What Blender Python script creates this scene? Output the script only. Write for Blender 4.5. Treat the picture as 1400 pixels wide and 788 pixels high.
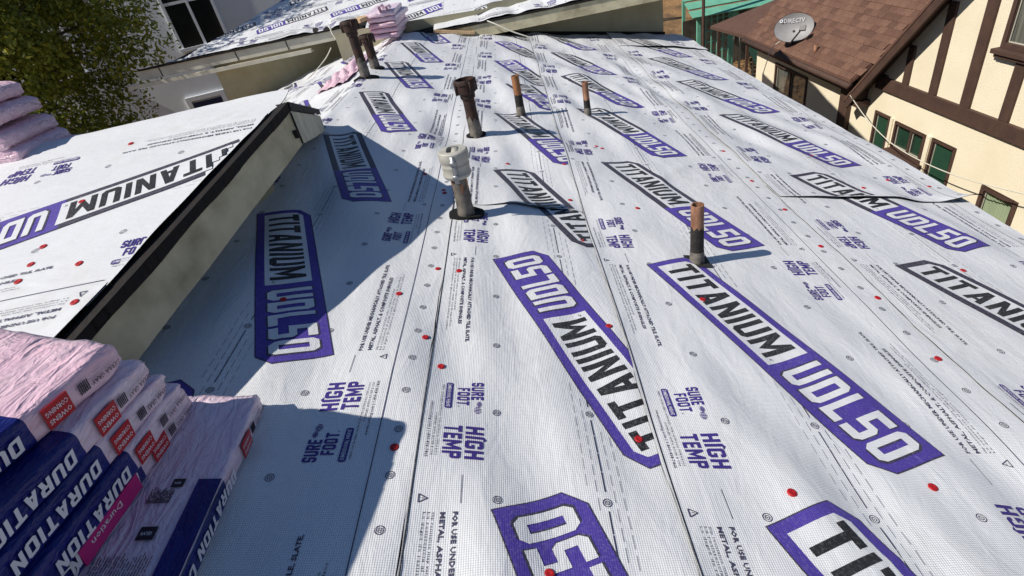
import bpy, bmesh, math, random
import numpy as np
from mathutils import Vector, Matrix
random.seed(7); rng = np.random.default_rng(7)
for o in list(bpy.data.objects): bpy.data.objects.remove(o)
SC = bpy.context.scene; COL = SC.collection
# ------------------------------------------------------------------ camera
CAMPOS = Vector((0.26, 0.0, 1.11))
RIGHT = Vector((0.983, -0.027, -0.181)); DOWN = Vector((-0.166, -0.554, -0.816)); FWD = Vector((-0.078, 0.832, -0.549))
cd = bpy.data.cameras.new('camera'); cam = bpy.data.objects.new('camera', cd); COL.objects.link(cam)
FWD.normalize(); RIGHT = (RIGHT - FWD*RIGHT.dot(FWD)).normalized(); UP = RIGHT.cross(FWD).normalized()
M3 = Matrix((RIGHT, UP, -FWD)).transposed()
cam.matrix_world = Matrix.Translation(CAMPOS) @ M3.to_4x4()
cd.sensor_width = 36; cd.lens = 734.8/1400*36; cd.clip_start = 0.05; cd.clip_end = 2000
SC.camera = cam
# ------------------------------------------------------------------ sky, sun, exposure
SUN = Vector((-0.672, -0.201, 0.712)).normalized()
W = bpy.data.worlds.new('World'); SC.world = W; W.use_nodes = True
nt = W.node_tree; bg = nt.nodes['Background']
sk = nt.nodes.new('ShaderNodeTexSky'); sk.sky_type = 'NISHITA'; sk.sun_disc = False
sk.sun_elevation = math.asin(SUN.z); sk.sun_rotation = math.atan2(SUN.x, SUN.y); sk.altitude = 100; sk.air_density = 1.0; sk.dust_density = 0.1; sk.ozone_density = 5.0
nt.links.new(sk.outputs[0], bg.inputs[0]); bg.inputs[1].default_value = 0.072
sd = bpy.data.lights.new('sun', 'SUN'); sd.energy = 4.9; sd.angle = math.radians(0.53); sd.color = (1.0, 0.935, 0.83)
so = bpy.data.objects.new('sun', sd); COL.objects.link(so); so.rotation_euler = (-SUN).to_track_quat('-Z', 'Y').to_euler(); so.location = (-8, -3, 12)
vs = SC.view_settings; vs.view_transform = 'Standard'; vs.look = 'None'; vs.exposure = 0.10; vs.gamma = 1.0; vs.use_curve_mapping = False
SC.render.engine = 'CYCLES'

# ------------------------------------------------------------------ helpers
def tag(o, label=None, cat=None, group=None, kind=None):
    if label: o['label'] = label
    if cat: o['category'] = cat
    if group: o['group'] = group
    if kind: o['kind'] = kind
    return o
def empty(name, label=None, cat=None, group=None, loc=(0,0,0), mat=None):
    o = bpy.data.objects.new(name, None); COL.objects.link(o); o.empty_display_size = 0.1
    if mat is not None: o.matrix_world = mat
    else: o.location = loc
    return tag(o, label, cat, group)
class MB:
    def __init__(s): s.v = []; s.f = []; s.m = []
    def add(s, vs, fs, m=0):
        b = len(s.v); s.v += [tuple(p) for p in vs]; s.f += [tuple(i+b for i in f) for f in fs]; s.m += [m]*len(fs); return s
    def poly(s, pts, m=0): return s.add(pts, [tuple(range(len(pts)))], m)
    def box(s, c, d, R=None, m=0):
        hx, hy, hz = d[0]/2, d[1]/2, d[2]/2; P = []
        for z in (-hz, hz):
            for x, y in ((-hx,-hy),(hx,-hy),(hx,hy),(-hx,hy)):
                p = Vector((x,y,z)); p = (R @ p if R is not None else p) + Vector(c); P.append(p)
        return s.add(P, [(3,2,1,0),(4,5,6,7),(0,1,5,4),(1,2,6,5),(2,3,7,6),(3,0,4,7)], m)
    def bb(s, x0, x1, y0, y1, z0, z1, m=0): return s.box(((x0+x1)/2,(y0+y1)/2,(z0+z1)/2), (x1-x0,y1-y0,z1-z0), None, m)
    def beam(s, a, b, w, h, up=(0,0,1), m=0):
        a = Vector(a); b = Vector(b); d = b-a; L = d.length; d.normalize(); sx = d.cross(Vector(up)).normalized(); uz = sx.cross(d)
        R = Matrix((sx, d, uz)).transposed(); return s.box((a+b)/2, (w, L, h), R, m)
    def tube(s, path, r, n=10, m=0, cap=True):
        path = [Vector(p) for p in path]; k = len(path); rs = r if isinstance(r, (list, tuple)) else [r]*k; P = []; F = []
        d0 = (path[1]-path[0]).normalized(); ref = Vector((0,0,1)) if abs(d0.z) < .9 else Vector((1,0,0)); sx = d0.cross(ref).normalized()
        for i, p in enumerate(path):
            d = (path[min(i+1,k-1)]-path[max(i-1,0)]).normalized(); sx = (sx - d*sx.dot(d)).normalized(); sy = d.cross(sx)
            for j in range(n):
                a = 2*math.pi*j/n; P.append(p + (sx*math.cos(a)+sy*math.sin(a))*rs[i])
        for i in range(k-1):
            for j in range(n): F.append((i*n+j, i*n+(j+1)%n, (i+1)*n+(j+1)%n, (i+1)*n+j))
        if cap: F.append(tuple(range(n-1,-1,-1))); F.append(tuple((k-1)*n+j for j in range(n)))
        return s.add(P, F, m)
    def lathe(s, prof, n=20, c=(0,0,0), m=0, sq=None):
        P = []; F = []; k = len(prof)
        for (r, z) in prof:
            for j in range(n):
                a = 2*math.pi*j/n; P.append((c[0]+r*math.cos(a), c[1]+r*math.sin(a), c[2]+z))
        for i in range(k-1):
            for j in range(n): F.append((i*n+j, i*n+(j+1)%n, (i+1)*n+(j+1)%n, (i+1)*n+j))
        return s.add(P, F, m)
    def build(s, name, mats, parent=None, smooth=False, mesh_only=False, bevel=0):
        me = bpy.data.meshes.new(name); me.from_pydata(s.v, [], s.f); 
        if not isinstance(mats, (list, tuple)): mats = [mats]
        for q in mats: me.materials.append(q)
        me.polygons.foreach_set('material_index', s.m)
        if smooth: me.polygons.foreach_set('use_smooth', [True]*len(s.f))
        me.update()
        if bevel:
            b = bmesh.new(); b.from_mesh(me); bmesh.ops.remove_doubles(b, verts=b.verts, dist=1e-5)
            bmesh.ops.bevel(b, geom=[e for e in b.edges if len(e.link_faces)==2 and e.calc_face_angle(0) > .5], offset=bevel, segments=2, affect='EDGES', profile=.6, clamp_overlap=True)
            b.to_mesh(me); b.free()
        if mesh_only: return me
        o = bpy.data.objects.new(name, me); COL.objects.link(o)
        if parent is not None: o.parent = parent
        return o
def inst(name, me, parent=None, mat=None):
    o = bpy.data.objects.new(name, me); COL.objects.link(o)
    if parent is not None: o.parent = parent
    if mat is not None: o.matrix_local = mat
    return o

# ------------------------------------------------------------------ materials
def lin(r, g, b):
    f = lambda c: (c/255/12.92) if c/255 <= .04045 else ((c/255+.055)/1.055)**2.4
    return (f(r), f(g), f(b), 1)
def pm(name, c1, c2=None, scale=6, rough=.7, bump=0, bscale=40, bdist=.01, metal=0, spec=.4, stretch=None, detail=5, ramp=(.35,.65), translucent=0, ridge=None):
    m = bpy.data.materials.new(name); m.use_nodes = True; t = m.node_tree; N = t.nodes; L = t.links; p = N['Principled BSDF']
    p.inputs['Roughness'].default_value = rough; p.inputs['Metallic'].default_value = metal; p.inputs['Specular IOR Level'].default_value = spec
    tc = N.new('ShaderNodeTexCoord'); mp = N.new('ShaderNodeMapping'); L.new(tc.outputs['Object'], mp.inputs[0])
    if stretch: mp.inputs['Scale'].default_value = stretch
    if c2 is None: p.inputs['Base Color'].default_value = c1
    else:
        nz = N.new('ShaderNodeTexNoise'); nz.inputs['Scale'].default_value = scale; nz.inputs['Detail'].default_value = detail; nz.inputs['Roughness'].default_value = .6
        cr = N.new('ShaderNodeValToRGB'); cr.color_ramp.elements[0].position = ramp[0]; cr.color_ramp.elements[1].position = ramp[1]
        cr.color_ramp.elements[0].color = c1; cr.color_ramp.elements[1].color = c2
        L.new(mp.outputs[0], nz.inputs['Vector']); L.new(nz.outputs['Fac'], cr.inputs[0]); L.new(cr.outputs[0], p.inputs['Base Color'])
    if bump:
        nb = N.new('ShaderNodeTexNoise'); nb.inputs['Scale'].default_value = bscale; nb.inputs['Detail'].default_value = 6
        bn = N.new('ShaderNodeBump'); bn.inputs['Strength'].default_value = bump; bn.inputs['Distance'].default_value = bdist
        L.new(mp.outputs[0], nb.inputs['Vector']); L.new(nb.outputs['Fac'], bn.inputs['Height']); L.new(bn.outputs[0], p.inputs['Normal'])
    if ridge:      # sharp crinkles of plastic film: several folded noises added up
        acc = None
        for (rs, st, rz_, wt) in ridge:
            mq = N.new('ShaderNodeMapping'); mq.inputs['Scale'].default_value = st; mq.inputs['Rotation'].default_value = (0, rz_*.5, rz_); L.new(tc.outputs['Object'], mq.inputs[0])
            nq = N.new('ShaderNodeTexNoise'); nq.inputs['Scale'].default_value = rs; nq.inputs['Detail'].default_value = 3; nq.inputs['Distortion'].default_value = .8; L.new(mq.outputs[0], nq.inputs['Vector'])
            a1 = N.new('ShaderNodeMath'); a1.operation = 'SUBTRACT'; a1.inputs[1].default_value = .5; L.new(nq.outputs['Fac'], a1.inputs[0])
            a2 = N.new('ShaderNodeMath'); a2.operation = 'ABSOLUTE'; L.new(a1.outputs[0], a2.inputs[0])
            a3 = N.new('ShaderNodeMath'); a3.operation = 'MULTIPLY_ADD'; a3.inputs[1].default_value = -wt; L.new(a2.outputs[0], a3.inputs[0])
            if acc is None: a3.inputs[2].default_value = 1
            else: L.new(acc, a3.inputs[2])
            acc = a3.outputs[0]
        bq = N.new('ShaderNodeBump'); bq.inputs['Strength'].default_value = 1.0; bq.inputs['Distance'].default_value = .03; L.new(acc, bq.inputs['Height'])
        if bump: L.new(bn.outputs[0], bq.inputs['Normal'])
        L.new(bq.outputs[0], p.inputs['Normal'])
    if translucent:
        tr = N.new('ShaderNodeBsdfTranslucent'); mx = N.new('ShaderNodeMixShader'); mx.inputs[0].default_value = translucent
        if c2 is not None: L.new(cr.outputs[0], tr.inputs[0])
        else: tr.inputs[0].default_value = c1
        L.new(p.outputs[0], mx.inputs[1]); L.new(tr.outputs[0], mx.inputs[2]); L.new(mx.outputs[0], N['Material Output'].inputs[0])
    return m
def weave(name, c1, c2, rough=.5, spec=.35, groove_shade=.12, strength=.5, soil=0.0, wear=0.0):
    """woven polymer underlayment: fine square weave, shade painted into its grooves, soft creases, faint soiling"""
    m = bpy.data.materials.new(name); m.use_nodes = True; t = m.node_tree; N = t.nodes; L = t.links; p = N['Principled BSDF']
    p.inputs['Roughness'].default_value = rough; p.inputs['Specular IOR Level'].default_value = spec
    tc = N.new('ShaderNodeTexCoord'); sx = N.new('ShaderNodeSeparateXYZ'); L.new(tc.outputs['Object'], sx.inputs[0])
    def mth(op, a, b=None):
        n = N.new('ShaderNodeMath'); n.operation = op
        for i, q in enumerate((a, b)):
            if q is None: continue
            if isinstance(q, (int, float)): n.inputs[i].default_value = q
            else: L.new(q, n.inputs[i])
        return n.outputs[0]
    K = 2*math.pi/.0052
    gx = mth('ABSOLUTE', mth('SINE', mth('MULTIPLY', sx.outputs[0], K/2))); gy = mth('ABSOLUTE', mth('SINE', mth('MULTIPLY', sx.outputs[1], K/2)))
    grid = mth('MULTIPLY', mth('POWER', gx, .5), mth('POWER', gy, .5))
    nz = N.new('ShaderNodeTexNoise'); nz.inputs['Scale'].default_value = 2.2; nz.inputs['Detail'].default_value = 7; L.new(tc.outputs['Object'], nz.inputs['Vector'])
    mpp = N.new('ShaderNodeMapping'); mpp.inputs['Scale'].default_value = (9, 3.2, 5); mpp.inputs['Rotation'].default_value = (0, 0, .45); L.new(tc.outputs['Object'], mpp.inputs[0])
    cz = N.new('ShaderNodeTexNoise'); cz.inputs['Scale'].default_value = 1.6; cz.inputs['Detail'].default_value = 6; cz.inputs['Roughness'].default_value = .55; cz.inputs['Distortion'].default_value = .6; L.new(mpp.outputs[0], cz.inputs['Vector'])
    f2 = N.new('ShaderNodeTexNoise'); f2.inputs['Scale'].default_value = 60; f2.inputs['Detail'].default_value = 3; L.new(tc.outputs['Object'], f2.inputs['Vector'])
    cr = N.new('ShaderNodeValToRGB'); cr.color_ramp.elements[0].position = .3; cr.color_ramp.elements[1].position = .62; cr.color_ramp.elements[0].color = c2; cr.color_ramp.elements[1].color = c1
    L.new(nz.outputs['Fac'], cr.inputs[0])
    mx = N.new('ShaderNodeMix'); mx.data_type = 'RGBA'; mx.blend_type = 'MULTIPLY'; mx.inputs['Factor'].default_value = groove_shade*2  # colour darkened in the weave grooves, painting the shade between threads
    L.new(cr.outputs[0], mx.inputs[6])
    gv = N.new('ShaderNodeCombineColor'); gg = mth('ADD', mth('MULTIPLY', grid, .55), .45)
    for i in range(3): L.new(gg, gv.inputs[i])
    L.new(gv.outputs[0], mx.inputs[7]); out = mx.outputs[2]
    if soil:
        s1 = N.new('ShaderNodeTexNoise'); s1.inputs['Scale'].default_value = 1.1; s1.inputs['Detail'].default_value = 9; s1.inputs['Roughness'].default_value = .68; L.new(tc.outputs['Object'], s1.inputs['Vector'])
        s2 = N.new('ShaderNodeTexNoise'); s2.inputs['Scale'].default_value = 17; s2.inputs['Detail'].default_value = 5; L.new(tc.outputs['Object'], s2.inputs['Vector'])
        r1 = N.new('ShaderNodeMapRange'); r1.inputs[1].default_value = .48; r1.inputs[2].default_value = .75; L.new(s1.outputs['Fac'], r1.inputs[0])
        r2 = N.new('ShaderNodeMapRange'); r2.inputs[1].default_value = .35; r2.inputs[2].default_value = .7; L.new(s2.outputs['Fac'], r2.inputs[0])
        m2 = N.new('ShaderNodeMix'); m2.data_type = 'RGBA'; L.new(mth('MULTIPLY', mth('MULTIPLY', r1.outputs[0], r2.outputs[0]), soil), m2.inputs['Factor']); L.new(out, m2.inputs[6]); m2.inputs[7].default_value = (.50,.46,.40,1); out = m2.outputs[2]
    if wear:
        w1 = N.new('ShaderNodeTexNoise'); w1.inputs['Scale'].default_value = 150; w1.inputs['Detail'].default_value = 4; L.new(tc.outputs['Object'], w1.inputs['Vector'])
        w2 = N.new('ShaderNodeTexNoise'); w2.inputs['Scale'].default_value = 4; w2.inputs['Detail'].default_value = 5; L.new(tc.outputs['Object'], w2.inputs['Vector'])
        r3 = N.new('ShaderNodeMapRange'); r3.inputs[1].default_value = .50; r3.inputs[2].default_value = .72; L.new(w1.outputs['Fac'], r3.inputs[0])
        r4 = N.new('ShaderNodeMapRange'); r4.inputs[1].default_value = .35; r4.inputs[2].default_value = .7; L.new(w2.outputs['Fac'], r4.inputs[0])
        m3 = N.new('ShaderNodeMix'); m3.data_type = 'RGBA'; L.new(mth('MULTIPLY', mth('ADD', mth('MULTIPLY', r4.outputs[0], .9), .25), mth('MULTIPLY', r3.outputs[0], wear)), m3.inputs['Factor']); L.new(out, m3.inputs[6]); m3.inputs[7].default_value = (.55,.55,.60,1); out = m3.outputs[2]
    L.new(out, p.inputs['Base Color'])
    b1 = N.new('ShaderNodeBump'); b1.inputs['Strength'].default_value = strength; b1.inputs['Distance'].default_value = .0012; L.new(grid, b1.inputs['Height'])
    b2 = N.new('ShaderNodeBump'); b2.inputs['Strength'].default_value = .8; b2.inputs['Distance'].default_value = .006; L.new(cz.outputs['Fac'], b2.inputs['Height']); L.new(b1.outputs[0], b2.inputs['Normal'])
    b3 = N.new('ShaderNodeBump'); b3.inputs['Strength'].default_value = .2; b3.inputs['Distance'].default_value = .003; L.new(f2.outputs['Fac'], b3.inputs['Height']); L.new(b2.outputs[0], b3.inputs['Normal'])
    L.new(b3.outputs[0], p.inputs['Normal'])
    return m
M_SHEET = weave('underlayment_white', (.85,.868,.90,1), (.775,.79,.825,1), groove_shade=.28, soil=.5, strength=.65)
M_PURPLE = weave('print_purple', (.094,.060,.385,1), (.076,.048,.31,1), rough=.5, groove_shade=.25, wear=.18)
M_BLACK = weave('print_black', (.018,.018,.02,1), (.03,.03,.032,1), rough=.5, wear=.2)
M_DKPURP = weave('print_dark', (.055,.05,.075,1), (.045,.04,.065,1), rough=.5, wear=.25)
M_TEXT = weave('print_text', (.075,.07,.12,1), (.06,.055,.10,1), rough=.55)
M_VIOLET = weave('print_violet', (.06,.035,.25,1), (.05,.03,.2,1), rough=.5)
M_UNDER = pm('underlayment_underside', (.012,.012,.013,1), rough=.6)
PRN = [M_PURPLE, M_SHEET, M_BLACK, M_DKPURP, M_TEXT, M_VIOLET]
M_DECK = pm('deck_wood', (.25,.17,.09,1), (.32,.23,.13,1), 8)
M_CAP = pm('cap_red', (.48,.014,.018,1), (.34,.012,.014,1), 60, rough=.5)
M_TAR = pm('tar_black', (.012,.011,.010,1), (.03,.027,.024,1), 25, rough=.75, bump=.6, bscale=60)
M_FASCIA = pm('fascia_paint', (.58,.53,.36,1), (.30,.26,.165,1), 5, rough=.75, bump=.25, bscale=25, bdist=.004, ramp=(.4,.75))
M_FASCIAG = pm('fascia_paint_grey', (.56,.53,.40,1), (.36,.34,.25,1), 7, rough=.7, bump=.25, bscale=30, bdist=.004, ramp=(.4,.75))
M_CREAM = pm('gutter_cream', (.52,.50,.42,1), (.42,.40,.33,1), 5, rough=.55, ramp=(.4,.7))
M_GROUT = pm('crack_dark', (.02,.018,.015,1), rough=.9)
M_RUST = pm('drip_edge_rust', (.012,.008,.007,1), (.006,.005,.005,1), 14, rough=.85, bump=.5, bscale=50)
M_STUCCOB = pm('stucco_beige', (.42,.39,.27,1), (.35,.32,.21,1), 4, rough=.9, bump=.3, bscale=90, bdist=.004)

# ------------------------------------------------------------------ lettering
def rc(x0, y0, x1, y1): return [(x0,y0),(x1,y0),(x1,y1),(x0,y1)]
_O = [rc(0,.2,.2,.8), rc(.42,.2,.62,.8), [(0,.8),(.62,.8),(.62,.88),(.5,1),(.12,1),(0,.88)], [(0,.2),(0,.12),(.12,0),(.5,0),(.62,.12),(.62,.2)]]
_SM = [rc(0,.58,.2,.8), [(0,.42),(.6,.42),(.6,.48),(.5,.58),(0,.58)], rc(.4,.2,.6,.42)]
_Pl = [rc(0,0,.2,1), [(.2,.8),(.62,.8),(.62,.88),(.5,1),(.2,1)], rc(.42,.6,.62,.8), [(.2,.42),(.5,.42),(.62,.54),(.62,.6),(.2,.6)]]
GL = {
 'T': (.62, [rc(0,.8,.62,1), rc(.21,0,.41,.8)]), 'I': (.2, [rc(0,0,.2,1)]), 'L': (.55, [rc(0,0,.2,1), rc(.2,0,.55,.2)]),
 'A': (.64, [[(0,0),(.2,0),(.32,.62),(.32,1),(.19,1)], [(.64,0),(.45,1),(.32,1),(.32,.62),(.44,0)], [(.233,.17),(.407,.17),(.374,.34),(.266,.34)]]),
 'N': (.64, [rc(0,0,.2,1), rc(.44,0,.64,1), [(.2,1),(.2,.58),(.44,0),(.44,.42)]]),
 'U': (.62, [rc(0,.2,.2,1), rc(.42,.2,.62,1), [(0,.2),(0,.12),(.12,0),(.5,0),(.62,.12),(.62,.2)]]),
 'M': (.84, [rc(0,0,.2,1), rc(.64,0,.84,1), [(.2,1),(.2,.55),(.42,.1),(.42,.5)], [(.64,1),(.42,.5),(.42,.1),(.64,.55)]]),
 'D': (.62, [rc(0,0,.2,1), rc(.42,.2,.62,.8), [(.2,.8),(.62,.8),(.62,.86),(.5,1),(.2,1)], [(.2,0),(.5,0),(.62,.14),(.62,.2),(.2,.2)]]),
 'O': (.62, _O), '0': (.62, _O),
 '5': (.6, [rc(0,.8,.6,1)] + _SM + [[(0,0),(.48,0),(.6,.12),(.6,.2),(0,.2)]]),
 'S': (.6, [[(0,.8),(.6,.8),(.6,.88),(.48,1),(.12,1),(0,.88)], rc(.4,.7,.6,.8), rc(0,.2,.2,.3)] + _SM + [[(0,.2),(0,.12),(.12,0),(.48,0),(.6,.12),(.6,.2)]]),
 'R': (.62, _Pl + [[(.4,0),(.62,0),(.5,.42),(.28,.42)]]), 'P': (.62, _Pl),
 'E': (.52, [rc(0,0,.2,1), rc(.2,.8,.52,1), rc(.2,.41,.48,.59), rc(.2,0,.52,.2)]), 'F': (.52, [rc(0,0,.2,1), rc(.2,.8,.52,1), rc(.2,.38,.48,.57)]),
 'H': (.62, [rc(0,0,.2,1), rc(.42,0,.62,1), rc(.2,.4,.42,.6)]),
 'G': (.62, [rc(0,.2,.2,.8), rc(.42,.2,.62,.5), rc(.32,.36,.42,.5), rc(.42,.7,.62,.8)] + _O[2:]),
 'C': (.62, [rc(0,.2,.2,.8), rc(.42,.2,.62,.34), rc(.42,.66,.62,.8)] + _O[2:]), ' ': (.3, [])}
def word(txt, x0, y0, x1, y1, slant=0):
    """block letters fitted to a box: list of polygons"""
    gap = .13; tot = sum(GL[c][0] for c in txt) + gap*(len(txt)-1); k = (x1-x0)/tot; x = 0; out = []
    for c in txt:
        w, ps = GL[c]
        for p in ps: out.append([(x0+(x+a+slant*b)*k, y0+b*(y1-y0)) for a, b in p])
        x += w+gap
    return out
_fc = {}
def ftext(txt, bold=0.0):
    key = (txt, bold)
    if key in _fc: return _fc[key]
    cu = bpy.data.curves.new('t', 'FONT'); cu.body = txt; cu.resolution_u = 1; cu.offset = bold; cu.fill_mode = 'FRONT'
    ob = bpy.data.objects.new('t', cu); me = ob.to_mesh()
    V = np.array([v.co[:2] for v in me.vertices]); F = [tuple(p.vertices) for p in me.polygons]; ob.to_mesh_clear()
    bpy.data.objects.remove(ob); bpy.data.curves.remove(cu)
    V -= V.min(0); _fc[key] = (V/np.array([V[:,0].max(), V[:,1].max()]), F); return _fc[key]
def clip(poly, ax, lo, hi):
    for side, lim in ((1, lo), (-1, hi)):
        out = []; n = len(poly)
        for i in range(n):
            p = poly[i]; q = poly[(i+1) % n]; dp = side*(p[ax]-lim); dq = side*(q[ax]-lim)
            if dp >= 0: out.append(p)
            if (dp > 0 and dq < 0) or (dp < 0 and dq > 0):
                t = dp/(dp-dq); out.append((p[0]+(q[0]-p[0])*t, p[1]+(q[1]-p[1])*t))
        poly = out
        if len(poly) < 3: return []
    return poly
def dice(poly, h=.027):
    xs = [p[0] for p in poly]; ys = [p[1] for p in poly]; out = []
    for i in range(math.floor(min(xs)/h), math.ceil(max(xs)/h)):
        c = clip(poly, 0, i*h, (i+1)*h)
        if not c: continue
        for j in range(math.floor(min(ys)/h), math.ceil(max(ys)/h)):
            d = clip(c, 1, j*h, (j+1)*h)
            if len(d) >= 3: out.append(d)
    return out
class PR:
    """print collector: 2D polygons with layer height and material"""
    def __init__(s): s.v = []; s.f = []; s.m = []; s.n = 0
    def arr(s, V, F, m, lay):
        V = np.asarray(V, float); s.v.append(np.c_[V, np.full(len(V), lay)]); s.f += [tuple(i+s.n for i in f) for f in F]; s.m += [m]*len(F); s.n += len(V)
    def polys(s, ps, m, lay, dc=True):
        for p in ps:
            for d in (dice(p) if dc else [p]): s.arr(d, [tuple(range(len(d)))], m, lay)
    def text(s, txt, x, y, w, h, m, lay, bold=0.0):
        V, F = ftext(txt, bold); s.arr(V*np.array([w, h])+np.array([x, y]), F, m, lay)
    def bar(s, x0, y0, x1, y1, m, lay): s.polys([rc(x0,y0,x1,y1)], m, lay)
    def data(s): return np.concatenate(s.v), s.f, s.m
LG_L, LG_W = 1.104, .224
def make_logo(grey=False):
    p = PR(); c = .05
    def octo(e): return [(-e,-e),(LG_L-c+e*.4,-e),(LG_L+e,c*.9-e*.4),(LG_L+e,LG_W+e),(c*1.2-e*.4,LG_W+e),(-e,LG_W-c*.8+e*.4)]
    p.polys([octo(.0035)], 3, .0002); p.polys([clip(octo(0), 0, -1, .648)], 3 if grey else 0, .0010); p.polys([clip(octo(0), 0, .648, 2)], 0, .0010)
    b0, b1, a0, a1 = .03, LG_W-.03, .03, .66
    p.polys([[(a0,b0),(a1,b0),(a1,b1),(a0+.03,b1),(a0,b1-.025)]], 1, .0018)
    p.polys(word('TITANIUM', .052, .048, .628, .176), 2, .0026)
    p.text('®', .636, .05, .016, .016, 2, .0026, 0)
    p.polys([[(x, y) for x, y in q] for q in word('UDL50', .694, .032, 1.076, .196)], 3, .0018)
    p.polys(word('UDL50', .70, .038, 1.07, .19), 1, .0026)
    return p.data()
LOGO = {False: make_logo(), True: make_logo(True)}
T1 = 'FOR USE UNDER MECHANICALLY ATTACHED TILE, SLATE,'; T2 = 'METAL, ASPHALT, & COMPOSITE SHINGLES'
SM = ['Slip resistance may vary with surface conditions and pitch', 'La resistencia al desliz puede variar con la superficie', 'Le degré de résistance au glissement varie selon la surface']
URL = 'owenscorning.com | 1-800-438-7465'
def make_block(fine):
    """edge text: local x = reading direction, y = letter up; x from 0 to 1.03"""
    p = PR(); Z = .0006
    p.text(T1, 0, .104, .535, .0150, 4, Z, .03); p.text(T2, 0, .075, .44, .0150, 4, Z, .03)
    for i, t in enumerate(SM):
        y = .057-.0105*i; L = (.36, .45, .47)[i]
        if fine: p.text(t, 0, y, L, .0075, 4, Z, 0)
        else:
            x = 0
            while x < L-.02:
                w = random.uniform(.012, .05); p.polys([rc(x, y+.001, min(x+w, L), y+.0055)], 4, Z, False); x += w+.007
    p.polys([rc(-.10,.1235,-.02,.125)], 4, Z, False)
    tri = [(-.046,.024),(-.024,.024),(-.035,.045)]
    for i in range(3):
        a = Vector(tri[i]).to_3d(); b = Vector(tri[(i+1)%3]).to_3d(); n = (b-a).normalized().cross(Vector((0,0,1)))*.0013
        p.polys([[(a-n)[:2], (b-n)[:2], (b+n)[:2], (a+n)[:2]]], 4, Z, False)
    p.text('!', -.0365, .028, .0025, .009, 4, Z, 0)
    X = .73
    p.polys(word('SURE', X, .136, X+.071, .172), 5, Z); p.polys(word('FOOT', X+.022, .096, X+.094, .131), 5, Z)
    # shoe print
    for (cx, cy, rx, ry) in ((X+.088,.160,.011,.008),(X+.112,.156,.014,.011)):
        for k in range(5):
            x = cx-rx+2*rx*(k+.5)/5; hh = ry*math.sqrt(max(.05, 1-((x-cx)/rx)**2)); p.polys([[(x-.0016,cy-hh),(x+.0014,cy-hh+.002),(x+.0016,cy+hh),(x-.0014,cy+hh-.002)]], 5, Z, False)
    p.text('®', X+.097, .097, .007, .007, 5, Z, 0)
    p.polys([[(X,.066),(X+.004,.062),(X+.106,.062),(X+.11,.066),(X+.11,.078),(X+.106,.082),(X+.004,.082),(X,.078)]], 5, Z)
    p.text('DIMENSIONAL WEAVE', X+.006, .0665, .098, .011, 1, Z+.0004, .01)
    X2 = .905
    hw = word('HIGH', X2, .126, X2+.112, .174); p.polys(hw, 5, Z); p.polys([[(X2+.034,.174),(X2+.054,.174),(X2+.044,.182)]], 5, Z, False); p.polys(word('TEMP', X2, .068, X2+.112, .116), 5, Z)
    if fine:
        p.text(URL, X+.085, .022, .2, .0105, 4, Z, .008)
        p.text('MEETS OR EXCEEDS ASTM D226 TYPE I ASTM D226 TYPE II & ICC', X+.01, .05, .27, .0055, 4, Z, 0); p.text('COMPLIES WITH AC188 & CSA', X+.13, .039, .15, .0055, 4, Z, 0)
    else:
        for (x, y, L) in ((X+.085,.024,.2),(X+.01,.051,.27),(X+.13,.04,.15)):
            e = x+L
            while x < e-.02:
                w = random.uniform(.012,.045); p.polys([rc(x, y, x+w, y+.005)], 4, Z, False); x += w+.006
    return p.data()
BLOCK = {True: make_block(True), False: make_block(False)}
AX = np.array([.334, -.943]); AX /= np.linalg.norm(AX); NX = np.array([-AX[1], AX[0]])
def ring(r0, r1, n=14):
    V = [(r*math.cos(2*math.pi*i/n), r*math.sin(2*math.pi*i/n)) for r in (r0, r1) for i in range(n)]
    return V, [(i, (i+1)%n, n+(i+1)%n, n+i) for i in range(n)]

# surface relief shared by every sheet and its print
WV = []
for i in range(26):
    a = random.gauss(.35, .45); lam = random.uniform(.18, .75); amp = .0027*(lam/.3)**.8*random.uniform(.4, 1.2)
    WV.append((math.cos(a)*2*math.pi/lam, math.sin(a)*2*math.pi/lam*.55, random.uniform(0, 6.28), amp))
CRS = []
for i in range(95):
    a = random.choice((random.gauss(1.25,.22), random.gauss(1.57,.2), random.gauss(.75,.35))); CRS.append((random.uniform(-1.2,2.7), random.uniform(.3,8.2)**1.0, math.cos(a), math.sin(a), random.uniform(.12,.5), random.uniform(.02,.045), random.choice((1,1,1,-.6))*random.uniform(.0015,.0048)))
def relief(x, y):
    h = np.zeros_like(x); e1 = .55+.45*np.sin(x*1.9+1.3*np.sin(y*.8)+.7); e2 = .55+.45*np.sin(y*1.35-1.1*np.sin(x*1.7)+2)
    for i, (kx, ky, ph, am) in enumerate(WV): h += am*np.sin(kx*x+ky*y+ph+.6*np.sin(y*.9+i))*(e1 if i % 2 else e2)
    for (cx, cy, dx, dy, hl, sg, am) in CRS:
        a = (x-cx)*dx+(y-cy)*dy; m_ = np.abs(a) < hl*2.2
        if not m_.any(): continue
        b = -(x[m_]-cx)*dy+(y[m_]-cy)*dx+.03*np.sin(a[m_]*6+cx*9); h[m_] += am*np.exp(-(a[m_]/hl)**2-(b/sg)**2)
    return h
class Surf:
    def __init__(s, parent, bend=None, rel=1.0, seed=0): s.parent = parent; s.bend = bend; s.rel = rel; s.seed = seed
    def z(s, x, y):
        h = relief(x+s.seed*3.7, y+s.seed*1.9)*s.rel
        if s.bend: h = h + s.bend(x, y)
        return h
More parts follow.
